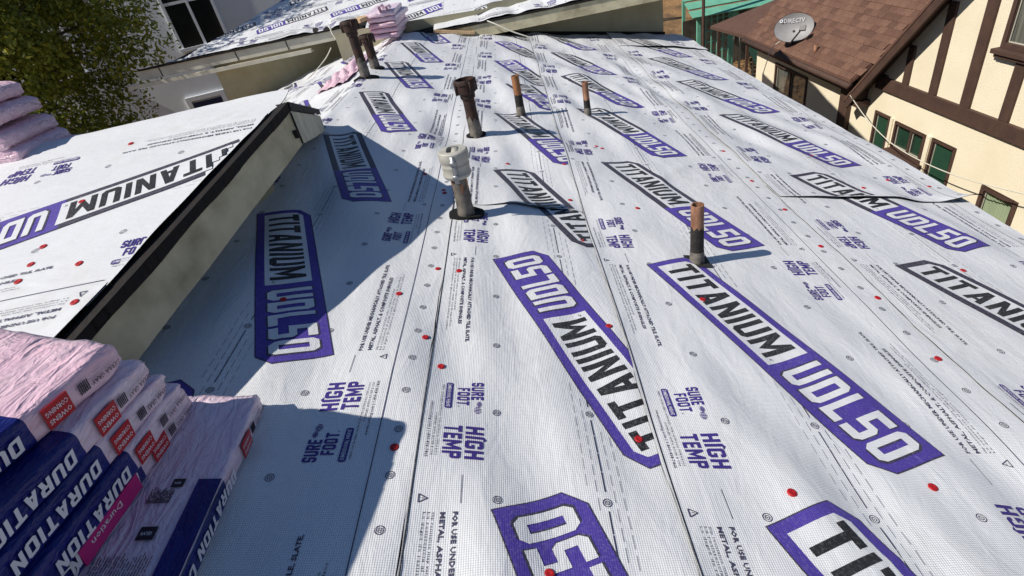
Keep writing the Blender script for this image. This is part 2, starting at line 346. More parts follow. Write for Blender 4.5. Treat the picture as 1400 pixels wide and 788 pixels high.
def mesh_np(name, V, F, mats, mi, parent, smooth=False):
    me = bpy.data.meshes.new(name); me.from_pydata(V.tolist() if hasattr(V,'tolist') else V, [], F)
    for q in mats: me.materials.append(q)
    me.polygons.foreach_set('material_index', mi)
    if smooth: me.polygons.foreach_set('use_smooth', [True]*len(F))
    me.update(); o = bpy.data.objects.new(name, me); COL.objects.link(o); o.parent = parent; return o
def sheet(S, x0, x1, y0, y1, n0, fr=None, cells=(), rev=False, h=.026, lift=None, thick=.003, inside=None, marks=True, label=None, fine_until=3.7, clipf=None, pclip=None, edge=False, grey=False):
    """one underlayment sheet. fr maps sheet (s,t)->surface (x,y); default x=x0+s, y=t. """
    if fr is None: fr = lambda s, t: (x0+s, t)
    w = x1-x0
    nx = max(2, int(math.ceil(w/h))); ny = max(2, int(math.ceil((y1-y0)/h)))
    s, t = np.meshgrid(np.linspace(0, w, nx+1), np.linspace(y0, y1, ny+1)); s = s.ravel(); t = t.ravel()
    wob = .003*np.sin(t*6.3+x0*9)+.0018*np.sin(t*19+x0)+.0012*np.sin(t*41); X, Y = fr(s+np.where(s < 1e-6, wob, 0)+np.where(s > w-1e-6, wob*.8, 0), t)
    if inside is not None: X, Y = inside(X, Y)
    Lf = (lambda X, Y: 0.0) if lift is None else lift
    Z = S.z(X, Y)+n0+Lf(X, Y)
    V = np.c_[X, Y, Z]; F = []; mi = []; k = nx+1
    if clipf is not None: keep = clipf(X, Y)
    for j in range(ny):
        for i in range(nx):
            q = (j*k+i, j*k+i+1, (j+1)*k+i+1, (j+1)*k+i)
            if clipf is not None and not all(keep[a] for a in q): continue
            F.append(q); mi.append(0)
    nv = len(V)
    if clipf is None:
        loop = [i for i in range(k)] + [j*k+nx for j in range(1, ny+1)] + [ny*k+i for i in range(nx-1, -1, -1)] + [j*k for j in range(ny-1, 0, -1)]
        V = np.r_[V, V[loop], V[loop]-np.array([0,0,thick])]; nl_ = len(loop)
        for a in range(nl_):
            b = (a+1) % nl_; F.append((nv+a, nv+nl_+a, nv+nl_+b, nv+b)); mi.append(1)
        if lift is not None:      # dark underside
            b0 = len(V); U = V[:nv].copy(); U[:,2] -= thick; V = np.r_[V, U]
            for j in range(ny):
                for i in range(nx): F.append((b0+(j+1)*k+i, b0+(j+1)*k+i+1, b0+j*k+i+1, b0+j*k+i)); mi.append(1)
    # orientation: make top faces point up
    a, b, c = V[F[0][0]], V[F[0][1]], V[F[0][2]]
    if np.cross(b-a, c-a)[2] < 0: F = [f[::-1] for f in F]
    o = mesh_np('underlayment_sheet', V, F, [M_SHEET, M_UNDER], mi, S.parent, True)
    if label: o['label'] = label
    def put(name, parts, pname):
        Vs = []; Fs = []; Ms = []; n = 0
        for (D, T) in parts:
            P = T(D[0][:,:2]); lay = D[0][:,2]
            inb = (P[:,0] >= 0) & (P[:,0] <= w) & (P[:,1] >= y0) & (P[:,1] <= y1)
            X, Y = fr(P[:,0], P[:,1])
            if clipf is not None: inb &= clipf(X, Y)
            if pclip is not None: inb &= pclip(X, Y)
            Z = S.z(X, Y)+n0+Lf(X, Y)+lay+.0010
            Vs.append(np.c_[X, Y, Z])
            for f, m in zip(D[1], D[2]):
                if all(inb[i] for i in f): Fs.append(tuple(i+n for i in f)); Ms.append(m)
            n += len(P)
        if not Fs: return
        V = np.concatenate(Vs); used = np.zeros(len(V), int)
        for f in Fs:
            for i in f: used[i] = 1
        idx = np.cumsum(used)-1; V = V[used > 0]; Fs = [tuple(int(idx[i]) for i in f) for f in Fs]
        a, b, c = V[Fs[0][0]], V[Fs[0][1]], V[Fs[0][2]]
        po = mesh_np(name, V, Fs, PRN, Ms, o)
        if name != 'printed_logo': po['kind'] = 'stuff'
    for c in cells:
        if rev: TL = lambda P, c=c: np.array([.199, c]) + np.outer(LG_L-P[:,0], AX) + np.outer(LG_W-P[:,1], NX)
        else: TL = lambda P, c=c: np.array([.199, c]) + np.outer(P[:,0], AX) + np.outer(P[:,1], NX)
        put('printed_logo', [(LOGO[bool(grey or c > 2.6)], TL)], o)
        near = c < fine_until
        A = lambda P, c=c: np.c_[P[:,1], c-P[:,0]]
        B = lambda P, c=c: np.c_[.975-P[:,1], c-.955+P[:,0]]
        put('printed_text', [(BLOCK[near], A), (BLOCK[near], B)], o)
    if marks:
        p = PR(); ph = (cells[0] if cells else 0)-.838
        R1 = ring(.0095, .0115); R2 = ring(.0045, .0062); R0 = ring(.0001, .0017, 8)
        t0 = ph + math.ceil((y0-ph)/.29)*.29; rows = [.21, .475, .74]
        tt = t0
        def inlogo(x, y, mar=.02):
            for c in cells:
                d = np.array([x-.199, y-c]); a = d@AX; b = d@NX
                if -mar < a < LG_L+mar and -mar < b < LG_W+mar: return True
            return False
        while tt < y1:
            for r in rows + [1.032]:
                for q in ((0,) if r < 1 else (0, .145)):
                    if r < 1 and inlogo(r, tt+q, -.01): continue
                    if r+.013 > w: continue
                    for (Vr, Fr) in (R1, R2, R0): p.arr(np.array(Vr)+np.array([r, tt+q]), Fr, 4, .0006)
            k = 0
            for j in range(4):
                a = tt+.03+j*.06
                if not inlogo(.475, a+.03, .0): p.polys([rc(.4735, a, .4765, a+.058)], 4, .0006, False)
            for off, ph2 in ((-.043,0),(-.021,.03),(.021,.0),(.043,.03)):
                for j in range(6):
                    a = tt+ph2+j*.048
                    if not inlogo(.475+off, a+.015, .015): p.polys([rc(.4745+off, a, .4755+off, a+.034)], 4, .0006, False)
            tt += .29
        y = y0
        while y < y1-.04: p.polys([rc(.979, y, .9815, y+.0399)], 4, .0006, False); y += .04
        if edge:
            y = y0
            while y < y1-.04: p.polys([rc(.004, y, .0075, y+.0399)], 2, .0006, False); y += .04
        put('printed_marks', [(p.data(), lambda P: P)], o)
    return o
capb = MB(); capb.lathe([(.0001,.0008),(.0035,.0009),(.0048,.0016),(.0095,.0015),(.0113,.0007),(.0117,0),(.0115,-.004)], 16)
CAPM = capb.build('cap_nail', M_CAP, mesh_only=True, smooth=True)
def cap_nails(S, pts, n, up=.0012):
    for (x, y) in pts:
        z = float(S.z(np.array([x]), np.array([y]))[0])
        inst('cap_nail', CAPM, S.parent, Matrix.Translation((x, y, z+n+up)) @ Matrix.Rotation(random.uniform(-.08,.08), 4, 'X'))

# ================================================================== ground
THETA = 13.182*math.pi/180; CT, ST = math.cos(THETA), math.sin(THETA)
def RP(v, u, n=0): return Vector((v*CT+n*ST, u, -v*ST+n*CT))
GZ = -4.2
M_GROUND = pm('dry_ground', (.30,.17,.075,1), (.10,.065,.035,1), 1.6, rough=.95, bump=.8, bscale=9, bdist=.08, ramp=(.35,.7))
g = MB(); N = 40
for i in range(N):
    for j in range(N):
        def gp(a, b):
            x = -400+800*a/N; y = -300+800*b/N; return (x, y, GZ)
        g.poly([gp(i,j), gp(i+1,j), gp(i+1,j+1), gp(i,j+1)])
tag(g.build('ground', M_GROUND), kind='structure')
# leaf litter on the yard between the houses
M_LITTER = pm('dry_leaves', (.34,.19,.08,1), (.16,.085,.035,1), 3, rough=.9)
lv = []; lf = []
for i in range(9000):
    x = random.uniform(3, 16); y = random.uniform(12, 34); r = random.uniform(.04,.10); a = random.uniform(0,6.28); ti = random.uniform(-.7,.7); z = GZ+.03
    b = len(lv)
    for q in range(4):
        an = a+q*math.pi/2; rr = r*(1 if q % 2 else .55); lv.append((x+rr*math.cos(an), y+rr*math.sin(an), z+.5*rr*math.sin(an-a)*ti+.02))
    lf.append((b,b+1,b+2,b+3))
lm = bpy.data.meshes.new('leaf_litter'); lm.from_pydata(lv, [], lf); lm.materials.append(M_LITTER); lo = bpy.data.objects.new('leaf_litter', lm); COL.objects.link(lo)
tag(lo, 'brown fallen leaves covering the yard behind the far roof edge', 'leaves', kind='stuff')

# ================================================================== main roof
house = empty('house', 'low-slope house roof sheeted in white underlayment with purple and black print', 'house', mat=Matrix.Rotation(THETA, 4, 'Y'))
RIDGE = -1.12
def bend(x, y):
    d = np.maximum(0, RIDGE-x); return -d*.49*np.clip(d/.06, 0, 1)
S = Surf(house, bend)
d = MB(); d.bb(RIDGE, 2.60, -1.6, 7.45, -.16, -.03); d.add([(RIDGE,7.45,-.03),(2.6,7.45,-.03),(2.6,8.2,-.03),(RIDGE,7.5,-.03)], [(0,1,2,3)])
d.add([(RIDGE,-1.6,-.03),(RIDGE,8.9,-.03),(-4.4,8.9,-1.64),(-4.4,-1.6,-1.64)], [(0,1,2,3)])
d.build('roof_deck', M_DECK, house)
e = MB(); e.bb(2.602, 2.63, -1.6, 8.2, -.20, -.012); e.build('fascia_board', M_FASCIA, house)
w = MB()
for p0, p1 in (((-3.6,-1.5),(2.2,-1.5)), ((2.2,-1.5),(2.2,8.1)), ((2.2,8.1),(-3.6,8.1)), ((-3.6,8.1),(-3.6,-1.5))):
    zt = lambda x: -.45 if x > 0 else -1.3
    A = Matrix.Rotation(-THETA, 4, 'Y')
    P = [A @ Vector((p0[0],p0[1],GZ)), A @ Vector((p1[0],p1[1],GZ)), A @ Vector((p1[0],p1[1],zt(p1[0])-.35)), A @ Vector((p0[0],p0[1],zt(p0[0])-.35))]
    w.poly(P)
w.build('wall', M_STUCCOB, house)
FAR = lambda X, Y: (X, np.minimum(Y, 7.72+.2*X))
FARP = lambda X, Y: Y <= 7.71+.2*X
PG = lambda X, Y: Y <= gx(X)-.006
# sheet over the far side of the ridge
sheet(S, -2.22, -1.135, 3.2, 8.7, .001, cells=[4.3, 5.45, 6.6, 7.75], rev=True, label='underlayment sheet on the far side of the ridge')
sheet(S, -3.25, -2.17, 3.2, 9.0, -.004, cells=[4.6, 5.8, 7.0, 8.2], marks=True, label='lowest underlayment sheet on the far side of the ridge')
sheet(S, -1.255, -.17, -1.4, 7.7, .004, cells=[-.05, 1.12, 2.279, 3.429, 4.507, 5.684, 6.771, 7.9], inside=FAR, pclip=FARP, label='underlayment sheet next to the ridge, half in shadow')
def edgelift(x_edge, wdt, amp):
    return lambda X, Y: amp*np.clip(1-(X-x_edge)/wdt, 0, 1)**2*(.5+.5*np.sin(Y*5.1+1.0))
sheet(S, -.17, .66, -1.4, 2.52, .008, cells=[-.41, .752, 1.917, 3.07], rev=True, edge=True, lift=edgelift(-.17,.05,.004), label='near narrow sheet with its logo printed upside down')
def lift_cut(y0, xa, xb, amp, depth=.12):
    def f(X, Y):
        s = np.clip((X-xa)/(xb-xa), 0, 1); return amp*np.sin(np.pi*s)**.8*np.clip(1-(Y-y0)/depth, 0, 1)**2
    return f
sheet(S, -.17, .62, 2.42, 4.93, .011, cells=[2.895, 4.036, 5.2], lift=lift_cut(2.42,-.02,.47,.012), label='middle piece of the narrow sheet behind the white capped pipe')
sheet(S, -.17, .62, 4.86, 7.85, .008, cells=[5.991, 7.136, 8.3], rev=True, inside=FAR, pclip=FARP, label='far piece of the narrow sheet with upside-down logos')
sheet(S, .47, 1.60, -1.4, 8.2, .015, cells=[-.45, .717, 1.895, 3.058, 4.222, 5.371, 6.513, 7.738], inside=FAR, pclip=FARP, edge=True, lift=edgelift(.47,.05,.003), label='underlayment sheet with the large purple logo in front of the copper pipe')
sheet(S, 1.565, 2.65, -1.4, 2.80, .019, cells=[-.4, .77, 1.936, 3.1], grey=True, label='near piece of the sheet along the eave')
def lift4(X, Y):
    s = np.clip((X-1.58)/(2.55-1.58), 0, 1)
    a = .026*np.sin(np.pi*s**.8)**1.2*np.clip(1-(Y-2.60)/.16, 0, 1)**2
    b = .075*np.clip((X-2.47)/.16, 0, 1)*np.clip(1-(Y-2.6)/.22, 0, 1)**2
    return a+b
sheet(S, 1.57, 2.665, 2.64, 7.25, .024, cells=[2.949, 4.157, 5.326, 6.458, 7.6], lift=lift4, label='far piece of the sheet along the eave with a lifted cut edge')
sheet(S, 1.575, 2.70, 7.15, 8.4, .030, cells=[7.654], inside=lambda X, Y: (X, np.minimum(Y, 7.78+.2*X)), lift=lift_cut(7.15,1.7,2.7,.02), label='last short sheet at the far corner of the eave')
NAILS = [(-.319,1.655),(-.225,.937),(-.351,2.847),(-.231,2.635),(-.223,2.598),(-.717,1.589)]
cap_nails(S, NAILS[:5], .0045); cap_nails(S, NAILS[5:], .0045, .0036)
cap_nails(S, [(-.132,1.259),(-.106,1.818),(.431,1.47),(.424,2.10)], .0088); cap_nails(S, [(.428,.983),(.151,.612)], .0088, .0036); cap_nails(S, [(-.195,1.40),(-.192,1.847)], .0045)
cap_nails(S, [(.111,3.016),(.443,3.017),(.424,2.543)], .0118)
cap_nails(S, [(.82,1.646)], .0158, .0036); cap_nails(S, [(1.151,.829),(.764,.801),(1.521,1.329),(1.532,1.688),(1.514,2.095),(1.528,2.486),(.693,3.386),(.724,3.347),(.748,2.437),(1.514,3.343),(1.509,2.865)], .0158)
cap_nails(S, [(2.05,1.912)], .0198); cap_nails(S, [(2.115,2.78),(2.372,2.951),(2.09,3.322),(2.56,2.86)], .0248)

# ================================================================== side gable roof on the left
pk = Vector((-.77,2.385,.675)); nbp = Vector((-.985,1.10,.468)); tv = Vector((.998,.063,0)).normalized()
gn = Vector((.010,-.161,.987)).normalized(); tv = (tv-gn*tv.dot(gn)).normalized(); sv = tv.cross(gn)
GM = Matrix((sv, tv, gn)).transposed().to_4x4(); GM.translation = pk
groof = empty('house_wing', 'side gable roof at left with white sheet and weathered beige barge board', 'roof', mat=GM)
SG = Surf(groof, None, .8, 2)
GI = GM.inverted()
def gx(s): return -.302*s/1.284      # barge line t as a function of s
def ginside(X, Y): return X, np.minimum(Y, gx(X)-.002)
sheet(SG, .10, 1.185, -2.6, .02, .006, cells=[-.068, -1.228], inside=ginside, pclip=PG, label='sheet on the side gable with logo and text facing away', fine_until=9, grey=True)
sheet(SG, -.12, .20, -2.6, .02, .002, cells=[], marks=False, inside=ginside, pclip=PG)
sheet(SG, 1.10, 2.185, -2.6, .02, .011, cells=[-.35,-1.51], inside=ginside, pclip=PG, fine_until=9, grey=True)
cap_nails(SG, [(.561,-.6)], .0065, .0036); cap_nails(SG, [(.134,-.597),(.824,-.598),(.919,-.585),(.974,-.403),(1.0,-.578)], .0065); cap_nails(SG, [(1.165,-.321)], .0115)
# deck slab and dark drip edge, in world space converted to local
def gl(p): return GI @ Vector(p)
nb2 = pk + (nbp-pk)*1.75
E2 = Vector((-1.09,3.58,.372))
dk = MB()
A = [pk-gn*.014, nb2-gn*.014, nb2+Vector((-3,-.19,0))-gn*.014, pk+Vector((-3,-.19,0))-gn*.014]
B = [p-Vector((0,0,.035)) for p in A]
dk.add([gl(p) for p in A+B], [(0,1,2,3),(7,6,5,4),(0,4,5,1),(1,5,6,2),(2,6,7,3),(3,7,4,0)])
A = [pk-gn*.012, pk+Vector((-3,-.19,0))-gn*.012, E2+Vector((-3,.1,0)), E2]
B = [p-Vector((0,0,.035)) for p in A]
dk.add([gl(p) for p in A+B], [(0,1,2,3),(7,6,5,4),(0,4,5,1),(1,5,6,2),(2,6,7,3),(3,7,4,0)])
dk.build('roof_deck', M_RUST, groof)
def board(a, b, ha, hb, th, out, mat, name, parent, conv, drop=0):
    """board hanging below the line a-b, thickness th towards out"""
    a = Vector(a); b = Vector(b); o = Vector(out).normalized()*th; n = 14; m = MB()
    top = []; bot = []
    for i in range(n+1):
        k = i/n; p = a.lerp(b, k); h = ha+(hb-ha)*k; j = Vector((0,0,random.uniform(-.0025,.0025)))
        top.append(p-Vector((0,0,drop))+j*.4); bot.append(p-Vector((0,0,drop+h))+j)
    P = [conv(p) for p in top]+[conv(p) for p in bot]+[conv(p+o) for p in top]+[conv(p+o) for p in bot]; k = n+1; F = []
    for i in range(n):
        F += [(i,i+1,k+i+1,k+i), (2*k+i,3*k+i,3*k+i+1,2*k+i+1), (i,2*k+i,2*k+i+1,i+1), (k+i,k+i+1,3*k+i+1,3*k+i)]
    F += [(0,k,3*k,2*k), (n,2*k+n,3*k+n,k+n)]
    m.add(P, F); return m.build(name, mat, parent)
OUT = Vector((1.29,-.23,0)).normalized()
board(pk, nb2, .145, .145, .028, OUT, M_FASCIA, 'barge_board', groof, gl, .046)
OUT2 = Vector((1.2,.31,0)).normalized()
board(pk+OUT*.006, E2, .145, .10, .028, OUT2, M_FASCIAG, 'barge_board', groof, gl, .046)
# drip edge metal: black strip overhanging the barge board, ragged
for (a, b, o) in ((pk, nb2, OUT), (pk, E2, OUT2)):
    m = MB(); n = 40
    for i in range(n):
        p = a.lerp(b, i/n); q = a.lerp(b, (i+1)/n); r0 = .044+.003*math.sin(i*.8)+random.uniform(-.001,.001); r1 = .044+.003*math.sin((i+1)*.8)+random.uniform(-.001,.001); oo = o*.036
        m.add([gl(p+oo*1.02+Vector((0,0,-.006))), gl(q+oo*1.02+Vector((0,0,-.006))), gl(q+oo-Vector((0,0,r1))), gl(p+oo-Vector((0,0,r0)))], [(0,1,2,3),(3,2,1,0)])
        m.add([gl(p-o*.02+Vector((0,0,-.008))), gl(q-o*.02+Vector((0,0,-.008))), gl(q+oo*1.02+Vector((0,0,-.006))), gl(p+oo*1.02+Vector((0,0,-.006)))], [(0,1,2,3)])
    m.build('drip_edge', M_RUST, groof)
# crack at the board joint and knots
m = MB(); j0 = pk+OUT*.033-Vector((0,0,.05))
m.beam(gl(j0), gl(j0-Vector((0,0,.135))), .006, .004); m.box(gl(j0+Vector((-.004,-.028,-.085))), (.012,.022,.034)); m.build('board_crack', M_GROUT, groof)
# wall set back under the eave
m = MB(); wi = -OUT*.27
P0 = pk+wi+Vector((0,.1,-.05)); P1 = nb2+wi-Vector((0,0,.05)); P2 = E2+Vector((-.32,0,-.05))
for a, b in ((P0,P1),(P0,P2)):
    m.poly([gl(a), gl(b), gl(Vector((b.x,b.y,-.4))), gl(Vector((a.x,a.y,-.4)))])
m.build('wall', M_STUCCOB, groof)

# ================================================================== upper roof at the back
phi = math.atan(.234); BM = Matrix.Translation((0,7.6,.2)) @ Matrix.Rotation(phi, 4, 'X')
uroof = empty('house_wing', 'higher roof behind, sheeted in underlayment, with long fascia and dappled tree shade', 'roof', mat=BM)
SB = Surf(uroof, None, .9, 5)
LE = .87     # left eave set back
def leftclip(X, Y):
    # hip line on the left end of the roof
    lim = np.interp(Y, [.6,.8,.95,1.78,2.62,5.5], [-5.2,-5.14,-4.46,-3.86,-3.34,-1.5]); return X >= lim-.04
def frB(x_right, y_s): return lambda s, t: (-t, y_s+s)
sheet(SB, 0, 1.085, -2.85, .72, .006, fr=lambda s, t: (-t, s), cells=[.134+.0, -1.03, -2.19, -3.35], label='sheet along the right eave of the upper roof', fine_until=-99, grey=True)
sheet(SB, 0, 1.085, 1.55, 5.25, .006, fr=lambda s, t: (-t, LE+s), cells=[2.2+1.0, 4.35+.05, 5.5], rev=True, clipf=leftclip, label='sheet along the left eave of the upper roof', fine_until=-99, grey=True)
sheet(SB, 0, .9, .6, 1.7, .0075, fr=lambda s, t: (-t, .18+s), cells=[1.45], label='patch sheet behind the far shingle stack', fine_until=-99, grey=True)
for i, ys in enumerate((1.02, 2.0, 2.6)):
    sheet(SB, 0, 1.085, -2.85, 4.9, .010+.004*i, fr=lambda s, t, ys=ys: (-t, ys+LE*0+s), cells=[4.6-.3*i, 3.44-.3*i, 2.28-.3*i, 1.12-.3*i, -.04-.3*i, -1.2-.3*i, -2.36-.3*i], rev=bool(i % 2 == 0), clipf=lambda X, Y: leftclip(X, Y) & ((Y > 1.02)), label=('second','third','topmost')[i]+' sheet up the slope of the upper roof', fine_until=-99, grey=True)
m = MB()
m.add([(-.95,.01,-.012),(2.85,.01,-.012),(2.85,3.6,-.012),(-2.7,3.6,-.012),(-3.34,2.62,-.012),(-3.86,1.78,-.012),(-4.46,.95,-.012),(-5.14,LE,-.012),(-1.9,LE,-.012)], [tuple(range(9))])
m.add([(-.95,.01,-.10),(2.85,.01,-.10),(2.85,3.6,-.10),(-2.7,3.6,-.10),(-5.14,LE,-.10),(-1.9,LE,-.10)], [(5,4,3,2,1,0)])
m.build('roof_deck', M_RUST, uroof)
BI = BM.inverted(); bl = lambda p: BI @ Vector(p)
# right fascia, left fascia + gutter, soffits
def wbox(m, x0, x1, y0, y1, z0, z1):
    c = [(x0,y0,z0),(x1,y0,z0),(x1,y1,z0),(x0,y1,z0),(x0,y0,z1),(x1,y0,z1),(x1,y1,z1),(x0,y1,z1)]
    m.add([bl(p) for p in c], [(3,2,1,0),(4,5,6,7),(0,1,5,4),(1,2,6,5),(2,3,7,6),(3,0,4,7)])
m = MB(); wbox(m, -.62, 2.85, 7.585, 7.625, .015, .165); m.build('fascia_board', M_FASCIA, uroof)
m = MB(); wbox(m, -.7, 2.85, 7.57, 7.60, .168, .188); wbox(m, -5.2, -1.85, 8.43, 8.46, .365, .388); m.build('drip_edge', M_RUST, uroof)
m = MB(); wbox(m, -5.25, -1.80, 8.455, 8.50, .235, .362); m.build('fascia_board', M_CREAM, uroof)
m = MB(); wbox(m, -5.45, -2.62, 8.40, 8.453, .15, .20); wbox(m, -5.45, -2.62, 8.453, 8.53, .15, .165); m.build('gutter', M_CREAM, uroof)
for xs in (-3.72, -2.95, -4.9):
    m = MB(); wbox(m, xs, xs+.012, 8.448, 8.456, .238, .36); m.build('board_joint', M_GROUT, uroof)
m = MB(); wbox(m, -1.9, -1.86, 7.7, 8.5, .02, .37); wbox(m, -1.2, -.62, 7.60, 7.64, -.1, .16); m.build('fascia_return', M_FASCIA, uroof)
m = MB(); m.poly([bl(p) for p in ((.0,7.84,-.9),(2.38,8.30,-.9),(2.38,8.30,.35),(0,7.84,.35))]); m.poly([bl(p) for p in ((2.38,8.30,-3.6),(2.38,8.30,.35),(3.0,12.5,.35),(3.0,12.5,-3.6))][::-1])
m.poly([bl(p) for p in ((-2.0,7.66,-.6),(.0,7.84,-.9),(0,7.84,.3),(-2.0,7.66,.4))])
m.poly([bl(p) for p in ((-4.15,8.52,-2.2),(-1.7,9.5,-1.2),(-1.7,9.5,.5),(-4.15,8.52,.3))]); m.poly([bl(p) for p in ((-4.15,8.72,-3.2),(-4.15,8.72,.3),(-4.15,12.5,.3),(-4.15,12.5,-3.2))]); m.build('wall', M_STUCCOB, uroof)
m = MB(); m.poly([bl(p) for p in ((.02,7.83,-.13),(2.4,8.29,-.66),(2.4,8.29,-.50),(.02,7.83,.02))]); m.build('wall_flashing', M_RUST, uroof)
# soffit boards with dark gap
m = MB(); m.poly([bl(p) for p in ((-5.2,8.47,.232),(-1.9,8.47,.232),(-1.9,8.8,.27),(-5.2,8.8,.27))]); m.build('soffit', M_FASCIAG, uroof)

# ================================================================== vent pipes
M_IRON = pm('cast_iron_rust', (.055,.022,.014,1), (.016,.010,.008,1), 18, rough=.7, bump=.6, bscale=45, bdist=.006)
M_COPPER = pm('raw_rusty_pipe', (.34,.15,.06,1), (.15,.06,.028,1), 16, rough=.55, bump=.3, bscale=40, bdist=.003, stretch=(1,1,.35))
M_SALMON = pm('flaking_paint_pipe', (.40,.21,.125,1), (.14,.06,.035,1), 30, rough=.7, bump=.3, bscale=50, bdist=.003, stretch=(1,1,.3))
M_GREYPIPE = pm('weathered_grey_pipe', (.20,.18,.155,1), (.06,.05,.045,1), 22, rough=.75, bump=.5, bscale=45, bdist=.004)
M_WHITECAP = pm('cap_offwhite', (.50,.49,.44,1), (.32,.31,.27,1), 9, rough=.55, bump=.2, bscale=40, bdist=.003)
M_GREYBAND = pm('steel_band', (.35,.36,.38,1), rough=.4, metal=.6)
M_DARKHOLE = pm('dark_opening', (.006,.006,.006,1), rough=.95)
def hole(parent, cx, cy, rx, ry, name='dark_gap_disc', mat=None):
    """black disc for the shade inside the hole cut round a pipe, lying on the roof slope"""
    m = MB(); n = 22; top = []; bot = []
    for i in range(n):
        a = 2*math.pi*i/n; k = 1+random.uniform(-.07,.07)
        v = cx+rx*k*math.cos(a); u = cy+ry*k*math.sin(a); z = float(S.z(np.array([v]), np.array([u]))[0]); top.append(RP(v,u,z+.0215)); bot.append(RP(v,u,z))
    m.add(top, [tuple(range(n))]); m.add(top+bot, [(i,n+i,n+(i+1)%n,(i+1)%n) for i in range(n)])  # flat black face paints the dark of the cut opening
    o = m.build(name, mat or M_DARKHOLE); o.parent = parent; o.matrix_parent_inverse = parent.matrix_world.inverted(); return o
def wl(parent, mb, name, mats, smooth=True):
    o = mb.build(name, mats, None, smooth); o.parent = parent; return o
def shade_auto(o, ang=.7):
    me = o.data
    b = bmesh.new(); b.from_mesh(me); bmesh.ops.remove_doubles(b, verts=b.verts, dist=1e-6)
    bmesh.ops.split_edges(b, edges=[e for e in b.edges if len(e.link_faces)==2 and e.calc_face_angle(0) > ang]); b.to_mesh(me); b.free()
def pipe_thing(label, x, y, zb, lean=(0,0)):
    t = empty('vent_pipe', label, 'pipe', 'vent pipes through the roof', loc=(x,y,zb)); bpy.context.view_layer.update(); t.rotation_euler = (lean[0], lean[1], 0); return t
def pbuild(t, name, mb, mats, auto=True):
    o = mb.build(name, mats, t, True)
    if auto: shade_auto(o)
    return o
def hollow(m, r, z0, z1, wall=.005, n=24, mi=0, rag=0):
    m.lathe([(r,z0),(r*1.004,(z0+z1)/2),(r,z1),(r-wall,z1),(r-wall,z1-.09)], n, m=mi); m.lathe([(r-wall,z1-.09),(.0001,z1-.09)], n, m=mi)
def thin_pipe(label, x, y, zb, h, split, r, top_mat, lean):
    t = pipe_thing(label, x, y, zb, lean)
    m = MB(); hollow(m, r, split, h); pbuild(t, 'bare_top', m, top_mat)
    m = MB(); n = 24; prof = [(r*1.25,-.10),(r*1.22,-.0),(r*1.12,.07),(r*1.10,.072)]; m.lathe(prof, n); pbuild(t, 'base_sleeve', m, M_GREYPIPE)
    m = MB(); P = []; 
    for (rr, z) in ((r*1.08,.06),(r*1.06,.10),(r*1.05,split-.02),(r*1.03,split+.004)):
        for j in range(n):
            a = 2*math.pi*j/n; P.append((rr*math.cos(a), rr*math.sin(a), z+(random.uniform(-.012,.012) if z > split-.03 else 0)))
    m.add(P, [(i*n+j, i*n+(j+1)%n, (i+1)*n+(j+1)%n, (i+1)*n+j) for i in range(3) for j in range(n)]); pbuild(t, 'tar_coating', m, M_TAR)
    bpy.context.view_layer.update()
    return t
t = thin_pipe('thin rusty pipe with black tarred lower half in front of the largest purple logo', .870, 1.932, -.204, .283, .177, .0255, M_SALMON, (0,0))
m = MB(); m.add([(-.045,-.05,.028),(.05,-.05,.008),(.05,.045,.008),(-.045,.05,.028)], [(0,1,2,3)]); pbuild(t, 'flange', m, M_TAR, False)
t = thin_pipe('orange-brown bare pipe, left of the two thin pipes standing side by side', .230, 4.049, -.054, .288, .15, .028, M_COPPER, (0,0))
t = thin_pipe('short pipe with pale flaking top, right of the two thin pipes side by side', .724, 4.083, -.170, .258, .127, .023, M_SALMON, (0,0))
# white-capped pipe
t = pipe_thing('stout pipe with a big off-white cap and peeling paint beside the shadow tip', -.092, 2.309, .022, (0,.03))
m = MB(); m.lathe([(.041,-.08),(.041,.02),(.037,.08),(.036,.22)], 24); pbuild(t, 'stack', m, M_GREYPIPE)
m = MB(); n = 24
for k in range(10):
    a0 = k*2.4; z0 = .10+.10*((k*37) % 10)/10; w_ = random.uniform(.25,.6); h_ = random.uniform(.02,.06); P = []
    for i in range(6):
        a = a0+w_*i/5; P.append((.0385*math.cos(a), .0385*math.sin(a), z0+random.uniform(-.006,.006)))
    for i in range(5,-1,-1):
        a = a0+w_*i/5; P.append((.0378*math.cos(a), .0378*math.sin(a), z0+h_+random.uniform(-.01,.01)))
    m.add(P, [(i,i+1,10-i,11-i) for i in range(5)])
pbuild(t, 'paint_flakes', m, M_SALMON, False)
m = MB(); m.lathe([(.037,.205),(.058,.212),(.062,.220),(.0645,.224),(.0645,.230),(.0615,.234),(.0615,.262),(.0635,.266),(.0635,.272),(.062,.276),(.063,.287),(.067,.292),(.0675,.322),(.066,.331),(.060,.336)], 32)
pbuild(t, 'cap', m, M_WHITECAP)
m = MB(); nn_ = 32; outer = [(.060*math.cos(2*math.pi*i/nn_), .060*math.sin(2*math.pi*i/nn_), .336) for i in range(nn_)]
def stad(i, rx, ry, pw=4):
    a = 2*math.pi*i/nn_; c, s_ = math.cos(a), math.sin(a); return (math.copysign(abs(c)**(2/pw), c)*rx, math.copysign(abs(s_)**(2/pw), s_)*ry)
inner = [(*stad(i, .028, .040), .337) for i in range(nn_)]; low = [(p[0], p[1], .312) for p in inner]
m.add(outer+inner+low, [(i,(i+1)%nn_,nn_+(i+1)%nn_,nn_+i) for i in range(nn_)] + [(nn_+i,nn_+(i+1)%nn_,2*nn_+(i+1)%nn_,2*nn_+i) for i in range(nn_)]); pbuild(t, 'cap_rim', m, M_WHITECAP)
m = MB(); m.add([(*stad(i,.028,.040), .313) for i in range(nn_)], [tuple(range(nn_))]); pbuild(t, 'cap_recess', m, M_DARKHOLE, False)
